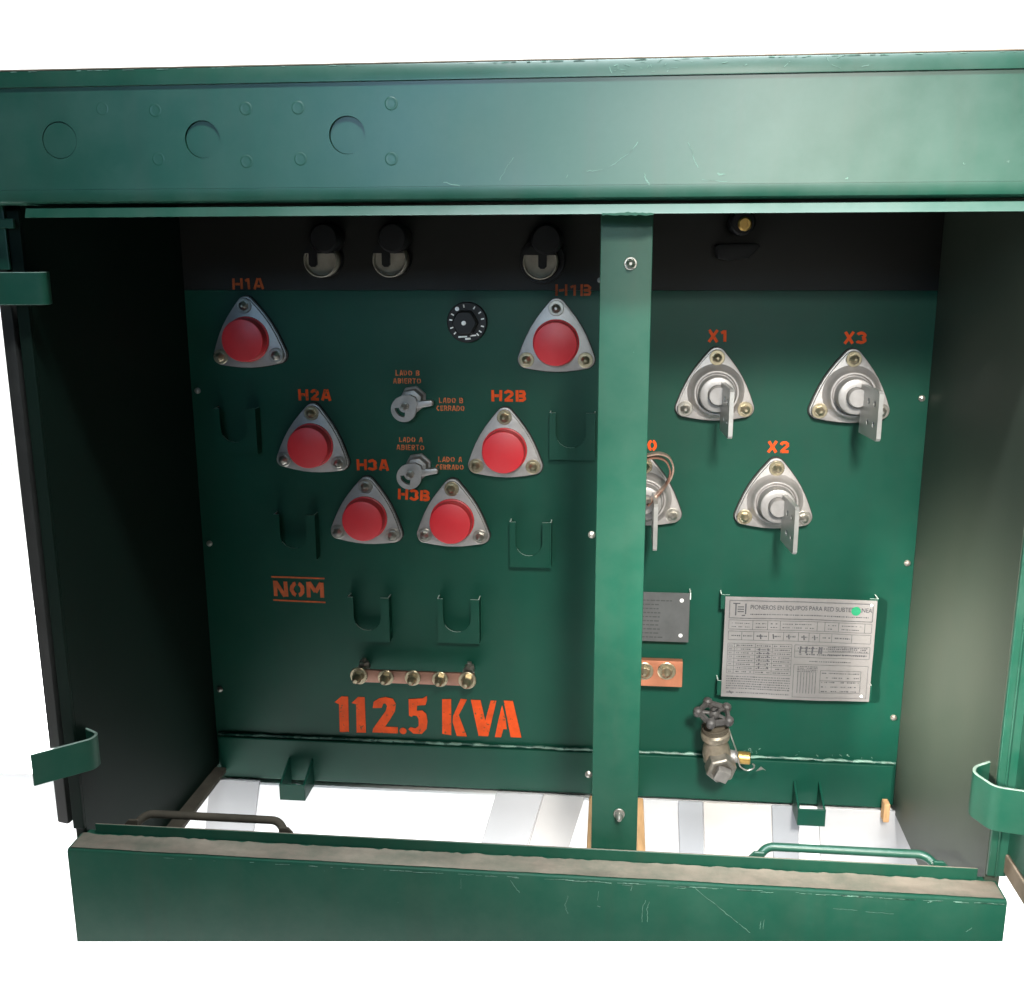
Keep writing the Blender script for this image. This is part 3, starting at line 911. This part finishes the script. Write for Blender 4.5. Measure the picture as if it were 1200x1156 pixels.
KVA = [
    [(-0.489, 0.162), (-0.476, 0.174), (-0.464, 0.174), (-0.465, 0.106), (-0.482, 0.105), (-0.481, 0.159)],
    [(-0.458, 0.162), (-0.446, 0.174), (-0.434, 0.174), (-0.434, 0.106), (-0.451, 0.105), (-0.45, 0.16)],
    [(-0.42, 0.154), (-0.418, 0.166), (-0.408, 0.173), (-0.396, 0.176), (-0.383, 0.173), (-0.378, 0.163), (-0.38, 0.15), (-0.389, 0.134), (-0.399, 0.119), (-0.376, 0.119), (-0.376, 0.107), (-0.422, 0.107), (-0.421, 0.114), (-0.408, 0.133), (-0.397, 0.149), (-0.394, 0.159), (-0.397, 0.164), (-0.401, 0.163), (-0.404, 0.155)],
    circ(-0.3665, 0.1122, 0.0062, 14),
    [(-0.355, 0.174), (-0.33, 0.176), (-0.322, 0.181), (-0.322, 0.173), (-0.325, 0.164), (-0.34, 0.162), (-0.341, 0.152), (-0.331, 0.153), (-0.324, 0.147), (-0.322, 0.133), (-0.324, 0.118), (-0.333, 0.108), (-0.348, 0.108), (-0.357, 0.116), (-0.353, 0.12), (-0.344, 0.118), (-0.338, 0.123), (-0.338, 0.136), (-0.341, 0.142), (-0.347, 0.143), (-0.35, 0.14), (-0.355, 0.142)],
    [(-0.295, 0.176), (-0.279, 0.177), (-0.28, 0.108), (-0.296, 0.11)],
    [(-0.262, 0.178), (-0.251, 0.177), (-0.266, 0.147), (-0.252, 0.107), (-0.27, 0.107), (-0.277, 0.133), (-0.276, 0.145)],
    [(-0.244, 0.177), (-0.227, 0.177), (-0.219, 0.138), (-0.209, 0.177), (-0.199, 0.177), (-0.214, 0.109), (-0.231, 0.109)],
    [(-0.186, 0.178), (-0.17, 0.178), (-0.155, 0.109), (-0.174, 0.109)],
    [(-0.189, 0.169), (-0.183, 0.143), (-0.181, 0.124), (-0.187, 0.124), (-0.191, 0.108), (-0.202, 0.108), (-0.196, 0.139)],
]
bm = B()
for g in KVA:
    prism(bm, g, [], YB - 0.0002, YB - 0.0008, fxz)
add('lettering', bm, M['orange'], T, label='large orange stencilled letters 112.5 KVA')

# ---- earth bars
x0, z1 = proud(-0.4545, 0.2265, 0.035); x1, z0 = proud(-0.2370, 0.2035, 0.035)
bm = B(); box(bm, x0, x1, YB - 0.038, YB - 0.032, z0, z1); bevel(bm, 0.001, 2)
eb = add('earth_bar', bm, M['copper_old'], T, True, 'tarnished copper earth bar with five bolts above the KVA letters')
zc = (z0 + z1) / 2
for i in range(5):
    bx = x0 + 0.012 + (x1 - x0 - 0.024) * i / 4
    bm_s = 1.42 if i in (0, 4) else 1.28
    o = bolt(ME_G, bx, YB - 0.038, zc + random.uniform(-.001, .001), eb, rot=random.random(), scale=bm_s)
for sx in (x0 + 0.014, x1 - 0.014):
    bm = B()
    lathe(bm, [(0, 0), (0.010, 0.0), (0.010, 0.012), (0.0075, 0.014), (0.0075, 0.032), (0, 0.032)], (sx, YB, zc + 0.004), n=14)
    lathe(bm, [(0.0, 0), (0.0085, 0), (0.0085, 0.006), (0.004, 0.007), (0.004, 0.012), (0.0, 0.012)], (sx + 0.003, YB - 0.018, zc + 0.013), (0, 0, 1), n=6)
    add('standoff', bm, M['steel'], eb, True)
x0, z1 = proud(0.012, 0.2640, 0.03); x1, z0 = proud(0.1207, 0.2177, 0.03)
bm = B(); box(bm, x0, x1, YB - 0.036, YB - 0.022, z0, z1); bevel(bm, 0.001, 2)
eb2 = add('earth_bar', bm, M['copper'], T, True, 'bright copper earth bar beside the post')
for bx, bz in ((0.0565, 0.241), (0.0945, 0.2425)):
    xx, zz = proud(bx, bz, 0.04)
    bolt(ME_Z, xx, YB - 0.0362, zz, eb2, rot=random.random(), scale=1.25)
bm = B(); box(bm, x0 + 0.01, x1 - 0.01, YB - 0.0215, YB, z0 + 0.01, z1 - 0.008)
add('standoff', bm, M['paint_in'], eb2)

# ---- dark data plate
x0, z1 = proud(0.012, 0.3850, 0.016); x1, z0 = proud(0.1290, 0.2975, 0.016)
bm = B(); box(bm, x0, x1, YB - 0.018, YB - 0.016, z0, z1); bevel(bm, 0.0005, 1)
dp = add('data_plate', bm, M['dark_plate'], T, label='dark grey data plate half hidden by the post')
bm = B()
for i in range(10):
    zz = z1 - 0.014 - i * 0.0072
    xx = x0 + 0.030
    while xx < x0 + 0.030 + (0.056 if i == 0 else 0.036):
        l = random.uniform(0.003, 0.009)
        stroke(bm, [(xx, zz), (xx + l, zz)], 0.0022, YB - 0.0183)
        xx += l + 0.0014
add('fine_print', bm, M['dark_print'], dp)
for zz in (z1 - 0.013, z0 + 0.012):
    bm = B(); lathe(bm, [(0.0034, 0.0), (0.003, 0.001), (0, 0.0016)], (x1 - 0.0135, YB - 0.018, zz), n=12)
    add('rivet', bm, M['white'], dp, True)
bm = B(); box(bm, x0, x1 + 0.001, YB - 0.0155, YB, z1 - 0.012, z1 - 0.0095); box(bm, x1 - 0.0005, x1 + 0.0012, YB - 0.022, YB, z1 - 0.0095, z1 + 0.002)
add('bracket', bm, M['edge'], dp)

# ---- name plate
h = 0.026
ax, az = proud(0.1875, 0.3810, h); bx, bz = proud(0.4340, 0.2005, h)
yp = YB - h
PWd, PHt = bx - ax, az - bz
bm = B()
nu, nv = 48, 36
def wav(u, v):
    return yp - 0.0016 * math.sin(2.2 * math.pi * u + 1) * math.sin(1.4 * math.pi * v + .6) - 0.0004 * math.sin(7.3 * math.pi * u + 2 * v) * math.sin(5.1 * math.pi * v + 3 * u)
grid = [[bm.verts.new((ax + PWd * i / nu, wav(i / nu, j / nv), az - PHt * j / nv)) for i in range(nu + 1)] for j in range(nv + 1)]
for j in range(nv):
    for i in range(nu):
        bm.faces.new((grid[j][i], grid[j + 1][i], grid[j + 1][i + 1], grid[j][i + 1]))
r = bmesh.ops.extrude_face_region(bm, geom=bm.faces[:])
bmesh.ops.translate(bm, verts=[e for e in r['geom'] if isinstance(e, bmesh.types.BMVert)], vec=(0, 0.0012, 0))
npl = add('name_plate', bm, M['plate'], T, True, 'silver engraved name plate with a green dot sticker')

def pf(u, v, t):      # plate coordinates 0..1, v down
    return V((ax + PWd * u, wav(u, v) - 0.0006 - t, az - PHt * v))
def pline(bm, u0, v0, u1, v1, wmm=0.7):
    du, dv = (u1 - u0) * PWd, (v1 - v0) * PHt
    L = math.hypot(du, dv)
    nx, nz = -dv / L * wmm / 2000, du / L * wmm / 2000
    n = max(1, int(L / 0.004))
    prev = None
    for i in range(n + 1):
        t = i / n
        u, v = u0 + (u1 - u0) * t, v0 + (v1 - v0) * t
        a = bm.verts.new(pf(u + nx / PWd, v + nz / PHt, 0)); b = bm.verts.new(pf(u - nx / PWd, v - nz / PHt, 0))
        if prev:
            bm.faces.new((prev[0], prev[1], b, a))
        prev = (a, b)
def tline(bm, u0, v0, u1, v1, wmm=0.5):
    pline(bm, u0, v0, u1, v1, wmm * 1.7)
def prect(bm, u0, v0, u1, v1, wmm=0.6):
    wmm *= 1.7
    pline(bm, u0, v0, u1, v0, wmm); pline(bm, u0, v1, u1, v1, wmm); pline(bm, u0, v0, u0, v1, wmm); pline(bm, u1, v0, u1, v1, wmm)
def words(bm, u0, u1, v, hmm=1.3, dens=0.8):
    hmm *= 1.25
    dens = min(1, dens + 0.15)
    u = u0
    while u < u1:
        l = random.uniform(0.004, 0.014)
        if random.random() < dens:
            pline(bm, u, v, min(u + l, u1), v, hmm * random.uniform(0.6, 1.1))
        u += l + random.uniform(0.002, 0.006)

bm = B()
prect(bm, 0.03, 0.035, 0.975, 0.205, 0.8)
prect(bm, 0.03, 0.225, 0.975, 0.315, 0.5)
for u in (0.19, 0.29, 0.375, 0.62, 0.67, 0.76, 0.93):
    tline(bm, u, 0.225, u, 0.315, 0.5)
prect(bm, 0.03, 0.335, 0.975, 0.42, 0.5)
for u in (0.12, 0.20, 0.30, 0.40, 0.50, 0.57, 0.64, 0.72, 0.85):
    tline(bm, u, 0.335, u, 0.42, 0.5)
for k in range(9):
    v = 0.455 + k * 0.038
    tline(bm, 0.03, v, 0.46, v, 0.45)
for u in (0.03, 0.075, 0.215, 0.33, 0.46):
    tline(bm, u, 0.455, u, 0.76, 0.45)
prect(bm, 0.48, 0.455, 0.975, 0.575, 0.5)
tline(bm, 0.48, 0.515, 0.975, 0.515, 0.5)
prect(bm, 0.48, 0.645, 0.975, 0.97, 0.5)
for u in (0.51, 0.53, 0.55, 0.57, 0.59, 0.61, 0.63):
    tline(bm, u, 0.72, u, 0.93, 0.7)
prect(bm, 0.66, 0.70, 0.93, 0.92, 0.5)
tline(bm, 0.66, 0.80, 0.93, 0.80, 0.5)
add('table_lines', bm, M['print_soft'], npl, recalc=False)
bm = B()
words(bm, 0.17, 0.95, 0.165, 1.4, 0.95)
for v in (0.255, 0.29):
    for a, b in ((0.05, 0.17), (0.21, 0.28), (0.31, 0.36), (0.39, 0.60), (0.69, 0.75), (0.78, 0.91)):
        words(bm, a, b, v, 1.2, 0.7)
for a, b in ((0.05, 0.11), (0.13, 0.19), (0.22, 0.29), (0.33, 0.38), (0.42, 0.48), (0.52, 0.56), (0.59, 0.63), (0.66, 0.71), (0.74, 0.84)):
    words(bm, a, b, 0.378, 2.0, 0.75)
for k in range(8):
    v = 0.474 + k * 0.038
    for a, b in ((0.04, 0.06), (0.09, 0.20), (0.225, 0.32), (0.34, 0.45)):
        words(bm, a, b, v, 1.5, 0.75)
for k in range(6):
    words(bm, 0.03, 0.46, 0.79 + k * 0.024, 1.5, 0.85)
for k in range(4):
    words(bm, 0.505, 0.64, 0.665 + k * 0.016, 1.2, 0.8)
for k in range(3):
    words(bm, 0.70, 0.96, 0.468 + k * 0.036, 1.5, 0.85)
words(bm, 0.10, 0.46, 0.952, 1.5, 0.95)
for v in (0.485, 0.545):
    words(bm, 0.50, 0.95, v, 1.8, 0.7)
words(bm, 0.58, 0.86, 0.612, 1.4, 0.95)
for k in range(5):
    words(bm, 0.67, 0.92, 0.725 + k * 0.045, 1.5, 0.6)
# bolder filled-in values
for u, v in ((0.245, 0.385), (0.33, 0.38), (0.435, 0.382), (0.535, 0.385), (0.605, 0.382)):
    pline(bm, u, v - 0.025, u + 0.004, v + 0.022, 2.0)
for u in (0.52, 0.56, 0.60, 0.645, 0.66):
    pline(bm, u, 0.468, u - 0.004, 0.535, 2.6)
for k in range(6):
    pline(bm, 0.245, 0.50 + k * 0.036, 0.245, 0.522 + k * 0.036, 2.4)
    pline(bm, 0.30, 0.50 + k * 0.036, 0.305, 0.522 + k * 0.036, 2.4)
# emblem in the lower left corner
pline(bm, 0.035, 0.952, 0.085, 0.952, 2.0); pline(bm, 0.055, 0.935, 0.072, 0.968, 1.6)
# company sign: a T and a J with small lines between
pline(bm, 0.052, 0.062, 0.10, 0.062, 1.8); pline(bm, 0.072, 0.062, 0.072, 0.180, 2.0)
pline(bm, 0.138, 0.062, 0.138, 0.165, 2.0); pline(bm, 0.112, 0.180, 0.136, 0.176, 1.8)
for v in (0.095, 0.118, 0.141):
    pline(bm, 0.084, v, 0.126, v, 1.6)
add('fine_print', bm, M['print'], npl, recalc=False)

def font_text(text, name, u, v, hgt, width, mat, parent):
    cu = bpy.data.curves.new(name, 'FONT')
    cu.body = text
    cu.size = 1.0
    cu.offset = 0.006
    tmp = bpy.data.objects.new(name + '_curve', cu)
    C.objects.link(tmp)
    dg = bpy.context.evaluated_depsgraph_get()
    me = bpy.data.meshes.new_from_object(tmp.evaluated_get(dg))
    bpy.data.objects.remove(tmp)
    bpy.data.curves.remove(cu)
    xs = [q.co.x for q in me.vertices]; ys = [q.co.y for q in me.vertices]
    w0, h0 = max(xs) - min(xs), max(ys) - min(ys)
    bm = B(); bm.from_mesh(me)
    bpy.data.meshes.remove(me)
    x_min, y_min = min(xs), min(ys)
    for q in bm.verts:
        uu = u + (q.co.x - x_min) / w0 * width / PWd
        vv = v - (q.co.y - y_min) / h0 * hgt / PHt
        q.co = pf(uu, vv, 0.0001)
    add(name, bm, mat, parent, recalc=False)
font_text('PIONEROS EN EQUIPOS PARA RED SUBTERRANEA', 'lettering', 0.17, 0.125, 0.0090, 0.80 * PWd, M['print'], npl)
bm = B()
cu_, cv_ = 0.865, 0.105
vs = [bm.verts.new(pf(cu_ + 0.0075 * math.cos(t) / PWd, cv_ + 0.0075 * math.sin(t) / PHt, 0.0006)) for t in [2 * math.pi * i / 28 for i in range(28)]]
f = bm.faces.new(vs)
if f.normal.y > 0:
    f.normal_flip()
r = bmesh.ops.extrude_face_region(bm, geom=[f])
bmesh.ops.translate(bm, verts=[e for e in r['geom'] if isinstance(e, bmesh.types.BMVert)], vec=(0, -0.0003, 0))
add('sticker', bm, M['sticker'], npl, label='round bright green dot sticker')
for u, v in ((0.945, 0.945), (0.965, 0.045)):
    bm = B(); q = pf(u, v, 0)
    lathe(bm, [(0.0024, 0.0), (0.002, 0.001), (0, 0.0016)], q, n=12)
    add('rivet', bm, M['white'], npl, True)
# tabs that carry the plate
for u, v0, v1 in ((-0.028, -0.01, 0.13), (-0.028, 0.845, 0.99), (1.004, -0.01, 0.13), (1.004, 0.84, 0.99)):
    bm = B()
    xa = ax + PWd * u
    zt, zb = az - PHt * v0, az - PHt * v1
    box(bm, xa, xa + 0.002, yp + 0.0024, YB, zb, zt)
    box(bm, xa, xa + 0.014 if u < 0 else xa - 0.012, yp + 0.0026, yp + 0.0045, zb, zt)
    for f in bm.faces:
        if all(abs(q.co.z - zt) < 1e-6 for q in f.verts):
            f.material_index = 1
    add('bracket', bm, None, npl, mats=[M['paint_in'], M['edge']])

# ---- drain valve
hx = 0.062
vx, vz = proud(0.183, 0.0985, hx)
yv = YB - hx
bm = B()
ax_s = V((-0.10, -0.16, 1.0)).normalized()
c0 = V((vx + 0.002, yv, vz - 0.012))
lathe(bm, [(0.0, -0.012), (0.016, -0.010), (0.0225, -0.002), (0.0235, 0.010), (0.0215, 0.024), (0.0180, 0.034), (0.0175, 0.038), (0.0235, 0.042), (0.0240, 0.051), (0.0215, 0.0545), (0.0, 0.0545)], c0, ax_s, n=26)
lathe(bm, [(0.0, 0.0), (0.014, 0.0), (0.014, 0.062), (0.0, 0.062)], (vx + 0.002, YB - 0.0005, vz), (0, -1, 0), n=20)
vb_ = add('drain_valve', bm, M['valve'], T, True, 'bronze drain valve with a grey handwheel')
bm = B()
lathe(bm, [(0.0, 0.0), (0.0255, 0.0), (0.0255, 0.020), (0.0230, 0.023), (0.0165, 0.023), (0.0155, 0.020), (0.0, 0.020)], c0 + V((0.003, -0.012, -0.002)), (0.12, -1, -0.25), n=6, a0=0.5)
bevel(bm, 0.0014, 2, 40)
add('hex_plug', bm, M['plug'], vb_, True)
bm = B()
box(bm, -0.011, 0.011, -0.014, 0.0, -0.011, 0.011); bevel(bm, 0.0014, 2)
mt = Matrix.Translation(c0 + V((0.0065, -0.031, -0.008))) @ Matrix.Rotation(R(22), 4, 'Y') @ Matrix.Rotation(R(14), 4, 'X')
bmesh.ops.transform(bm, verts=bm.verts, matrix=mt)
add('square_head', bm, M['alu_dark'], vb_, True)
bm = B()
for k in range(3):
    lathe(bm, [(0.0215, 0), (0.0225, 0.0015), (0.0215, 0.003)], c0 + ax_s * (0.055 + k * 0.0032), ax_s, n=22)
lathe(bm, [(0.019, 0.0), (0.017, 0.008), (0.012, 0.012), (0.0, 0.012)], c0 + ax_s * 0.056, ax_s, n=18)
add('packing_nut', bm, M['rust'], vb_, True)
bm = B(); lathe(bm, [(0.0, 0.0), (0.0075, 0.0), (0.0065, 0.03), (0.0, 0.03)], c0 + ax_s * 0.066, ax_s, n=14)
add('stem', bm, M['black'], vb_, True)
wc = c0 + ax_s * 0.088
bm = B()
ax_w = V((0.10, -0.30, 1.0)).normalized()
lathe(bm, [(0.0200, -0.005), (0.0255, -0.0055), (0.0275, -0.001), (0.0255, 0.0045), (0.0205, 0.0045), (0.0185, 0.0), (0.0200, -0.005)], wc, ax_w, n=50, mod=lambda a: 1 + 0.05 * math.cos(5 * a + 0.6))
lathe(bm, [(0.0, -0.006), (0.0085, -0.006), (0.0100, 0.0), (0.0075, 0.006), (0.0045, 0.0085), (0.0, 0.0085)], wc, ax_w, n=18)
e1 = ax_w.orthogonal().normalized(); e2 = ax_w.cross(e1)
for k in range(5):
    a = 2 * math.pi * k / 5 - 0.12
    dvec = e1 * math.cos(a) + e2 * math.sin(a)
    tube(bm, [wc + dvec * 0.006, wc + dvec * 0.014 + ax_w * 0.001, wc + dvec * 0.022], 0.0032, 8)
    lathe(bm, [(0.0, -0.0075), (0.0065, -0.006), (0.0082, 0.0), (0.0072, 0.0055), (0.004, 0.0085), (0.0, 0.0092)], wc + dvec * 0.0270, ax_w, n=16)
add('handwheel', bm, M['iron'], vb_, True)
bm = B()
co_ = c0 + V((0.018, 0.004, 0.002))
lathe(bm, [(0.010, 0.0), (0.0115, 0.004), (0.0115, 0.013), (0.009, 0.014), (0.009, 0.020)], co_, (1, -0.12, 0.0), n=18)
add('spout', bm, M['alu_dull'], vb_, True)
bm = B()
lathe(bm, [(0.009, 0.017), (0.0105, 0.018), (0.0105, 0.036), (0.0085, 0.0375), (0.0075, 0.034), (0.0, 0.034)], co_, (1, -0.12, 0.0), n=18)
add('outlet', bm, M['brass'], vb_, True)
bm = B()
pw = [co_ + V(q) for q in ((-0.004, -0.014, 0.062), (0.006, -0.015, 0.035), (0.016, -0.014, 0.008), (0.019, -0.013, -0.012), (0.032, -0.012, -0.019), (0.042, -0.011, -0.015), (0.044, -0.011, -0.009), (0.040, -0.011, -0.006))]
tube(bm, rounded(pw, 0.01, 4), 0.0013, 6)
prism(bm, [(co_.x + 0.046, co_.z - 0.019), (co_.x + 0.058, co_.z - 0.015), (co_.x + 0.062, co_.z - 0.017), (co_.x + 0.054, co_.z - 0.010)], [], co_.y - 0.012, co_.y - 0.0112, fxz)
add('seal_wire', bm, M['steel'], vb_, True)

# ---- brackets on the lower edge of the tank wall
def ubracket(x, z, label):
    bm = B()
    hw = 0.021
    yf = 0.434 - 0.055
    for s in (-1, 1):
        xx = x + s * hw
        prism(bm, [(0.4335, z + 0.030), (0.4335, z - 0.022), (yf, z - 0.022), (yf, z + 0.008)], [], xx - 0.0018, xx + 0.0018, fyz)
    box(bm, x - hw - 0.0018, x + hw + 0.0018, yf - 0.0035, yf - 0.0002, z - 0.022, z + 0.0085)
    for f in bm.faces:
        f.material_index = 0
    bevel(bm, 0.0006, 1)
    return add('base_bracket', bm, M['paint_in'], T, False, label)
ubracket(-0.553, 0.026, 'small green bracket at the foot of the wall, left')
ubracket(0.338, 0.026, 'small green bracket at the foot of the wall, right of the drain valve')

# ---- base bars
bm = B()
prism(bm, [(-0.7235, 0.022), (-0.693, 0.022), (-0.692, 0.030), (-0.693, 0.032), (-0.7235, 0.032)], [], 0.03, 0.430, lambda u, v, t: V((u, t, v)))
add('base_bar', bm, M['rust'], T, label='brown dusty bar along the foot of the left wall')
bm = B()
box(bm, -0.034, 0.060, 0.16, 0.424, 0.002, 0.015); bevel(bm, 0.003)
add('base_bar', bm, M['wood'], T, label='tan bar on the floor behind the post')
bm = B(); box(bm, 0.4625, 0.4725, 0.405, 0.4255, 0.0, 0.034); bevel(bm, 0.002)
add('shim', bm, M['wood'], T, label='small tan shim in the right rear corner')

# ---- sill
def sill_bottom(x):
    return 0.0146 + (x + 0.7319) * (0.1004 - 0.0146) / (0.4968 + 0.7319)
sx0, sx1 = -0.7290, 0.4950
bm = B()
rows = []
pr = [(-0.0425, None), (-0.0425, 0.154), (-0.0415, 0.1562), (-0.0390, 0.1575), (0.008, 0.1578), (0.008, None)]
nx = 40
for i in range(nx + 1):
    t = i / nx
    x = sx0 + (sx1 - sx0) * t
    rows.append([bm.verts.new((x, y, sill_bottom(x) if z is None else z)) for y, z in pr])
for a, b in zip(rows, rows[1:]):
    for k in range(len(pr)):
        k2 = (k + 1) % len(pr)
        bm.faces.new((a[k], b[k], b[k2], a[k2]))
bm.faces.new(rows[0][::-1]); bm.faces.new(rows[-1])
sill = add('sill', bm, M['paint_matt'], T, True, 'green sill across the bottom of the opening')
bm = B()
# dust lying on the ledge, with a ragged front edge
top = []
for i in range(161):
    x = sx0 + 0.003 + (sx1 - sx0 - 0.006) * i / 160
    top.append((x, -0.0395 + random.uniform(0, 0.0006) + 0.0004 * math.sin(i * 0.31)))
va = [bm.verts.new((x, y, 0.1588 + random.uniform(0, .0003))) for x, y in top]
vb = [bm.verts.new((x, -0.0022 - random.uniform(0, 0.004), 0.1590 + random.uniform(0, .0006))) for x, y in top]
for i in range(160):
    bm.faces.new((va[i], va[i + 1], vb[i + 1], vb[i]))
for i in range(160):
    pass
d_ = add('ledge_dust', bm, M['dust'], sill, False, 'tan dust lying on the ledge', recalc=False)
d_['kind'] = 'stuff'
bm = B()
prism(bm, [(-0.709, 0.1580), (0.4712, 0.1580), (0.4712, 0.1745), (-0.709, 0.1725)], [], -0.0015, 0.0015, fxz)
bevel(bm, 0.0005, 1)
for f in bm.faces:
    f.material_index = 1 if f.normal.z > 0.8 else 0
add('lip', bm, None, sill, False, mats=[M['paint_matt'], M['dust']])

# ---- lifting handles behind the lip
def handle(xa, xb, mat, label, zt=0.177):
    bm = B()
    p = rounded([(xa + 0.004, 0.010, 0.166), (xa + 0.018, 0.024, zt), (xb - 0.018, 0.024, zt), (xb - 0.004, 0.010, 0.166)], 0.016, 6)
    tube(bm, p, 0.0058, 12)
    h_ = add('handle', bm, M[mat], T, True, label)
    for xx in (xa, xb):
        s = 1 if xx == xa else -1
        bm = B()
        prism(bm, [(xx - s * 0.008, 0.158), (xx - s * 0.008, 0.170), (xx - s * 0.001, 0.178), (xx + s * 0.012, 0.178), (xx + s * 0.012, 0.158)], [], 0.0045, 0.0085, fxz)
        bevel(bm, 0.0008, 1)
        add('ear', bm, M[mat], h_, False)
handle(-0.662, -0.437, 'rust', 'brown dusty handle behind the lip, left')
handle(0.192, 0.430, 'paint', 'green handle behind the lip, right', 0.1755)

# ---- scratches and scuffs in the paint
def hs(pts):
    return [(x, z) for x, z in pts]
bm = B()
def scratch(bm, pts, wmm, f):
    stroke(bm, pts, wmm / 1000, -0.0004, f=f)
def rag(pts, n=10, j=0.0008):
    out = []
    for a, b in zip(pts, pts[1:]):
        for i in range(n):
            t = i / n
            out.append((a[0] + (b[0] - a[0]) * t + random.uniform(-j, j), a[1] + (b[1] - a[1]) * t + random.uniform(-j, j)))
    out.append(pts[-1])
    return out
for pts, wd in (([(0.018, 1.061), (0.010, 1.051), (-0.002, 1.042), (-0.014, 1.0345)], .8), ([(-0.020, 1.032), (-0.030, 1.0305), (-0.038, 1.031)], 1.1),
                ([(0.025, 1.028), (0.028, 1.020), (0.0315, 1.0155)], 1.7), ([(-0.196, 1.0205), (-0.178, 1.0165)], 1.3),
                ([(0.071, 1.060), (0.076, 1.051), (0.079, 1.041), (0.083, 1.033)], .8), ([(0.104, 1.0265), (0.112, 1.0255)], 3.0),
                ([(0.088, 1.0205), (0.115, 1.0185)], .6), ([(0.240, 1.0205), (0.242, 1.0205)], 2.0), ([(0.36, 1.035), (0.362, 1.034)], 1.6), ([(0.405, 1.037), (0.407, 1.036)], 2.0),
                ([(-0.06, 1.024), (-0.058, 1.027)], .8), ([(-0.134, 1.022), (-0.124, 1.038), (-0.118, 1.046)], .8)):
    scratch(bm, rag(pts, 7, 0.0006), wd * 0.6, fh)
add('paint_scratches', bm, M['scuff'], hood, recalc=True)['kind'] = 'stuff'
bm = B()
def fe(u, v, t):
    return V((u, -0.0450 + (v - 1.1285) * 0.0043 / 0.018 + t, v))
for k in range(26):
    cx = random.choice([random.uniform(-0.02, 0.20), random.uniform(-0.02, 0.06), random.uniform(0.1, 0.25)])
    cz = random.uniform(1.131, 1.145)
    a = random.uniform(-0.6, 1.9)
    l = random.uniform(0.002, 0.012)
    scratch(bm, rag([(cx, cz), (cx + l * math.cos(a), min(1.1455, max(1.1300, cz + l * math.sin(a) * .6)))], 4, 0.0003), random.uniform(.3, .7), fe)
for k in range(60):
    cx = random.uniform(-0.7, 0.42)
    scratch(bm, [(cx, 1.1454), (cx + random.uniform(0.001, 0.012), 1.1455)], random.uniform(.5, 1.0), fe)
add('paint_scratches', bm, M['scuff'], hood)['kind'] = 'stuff'
bm = B()
def fs(u, v, t):
    return V((u, -0.0426 + t, v))
for pts, wd in (([(0.112, 0.152), (0.150, 0.120), (0.168, 0.105)], .9), ([(0.170, 0.104), (0.184, 0.092)], 1.0), ([(-0.125, 0.148), (-0.118, 0.137), (-0.113, 0.131)], .8),
                ([(0.05, 0.130), (0.046, 0.120), (0.046, 0.098)], .8), ([(0.054, 0.128), (0.052, 0.117), (0.053, 0.099)], .9), ([(-0.012, 0.118), (-0.008, 0.117)], 1.2),
                ([(-0.05, 0.130), (-0.054, 0.116), (-0.050, 0.104)], .6), ([(-0.19, 0.147), (-0.19, 0.132)], .5), ([(-0.01, 0.139), (-0.012, 0.126)], .5), ([(0.02, 0.151), (0.032, 0.1505), (0.031, 0.143)], 1.0),
                ([(0.285, 0.134), (0.315, 0.133)], .6), ([(0.325, 0.132), (0.36, 0.131)], .6), ([(0.40, 0.150), (0.405, 0.1515)], 1.4), ([(0.196, 0.098), (0.197, 0.110)], .7), ([(0.200, 0.098), (0.201, 0.112)], .7),
                ([(0.45, 0.112), (0.456, 0.118)], 1.0), ([(0.085, 0.1505), (0.10, 0.1515)], .9), ([(0.195, 0.1515), (0.21, 0.152)], .9)):
    scratch(bm, rag(pts, 7, 0.0007), wd * 0.55, fs)
for k in range(110):
    cx = sx0 + 0.01 + (sx1 - sx0 - 0.02) * random.random() ** 0.6
    zz = 0.1528 + random.uniform(-0.0006, 0.0008)
    stroke(bm, rag([(cx, zz), (cx + random.uniform(0.002, 0.018), zz + random.uniform(-.0004, .0004))], 4, 0.0002), random.uniform(.0003, .0009), -0.0003, f=fs)
add('paint_scratches', bm, M['scuff'], sill)['kind'] = 'stuff'
# pale chips near the weld seam
bm = B()
def fw(u, v, t):
    return V((u, YB - 0.0002 + t, v))
for k in range(22):
    cx = random.uniform(0.20, 0.46); cz = 0.097 + random.random() ** 2 * 0.010
    a = random.uniform(0, 3)
    l = random.uniform(0.001, 0.005)
    stroke(bm, [(cx, cz), (cx + l * math.cos(a), cz + l * .6)], random.uniform(.0005, .0013), -0.0003, f=fw)
stroke(bm, [(0.2415, 0.1075), (0.2425, 0.102), (0.2420, 0.098)], 0.0012, -0.0003, f=fw)
add('paint_chips', bm, M['scuff'], wall)['kind'] = 'stuff'
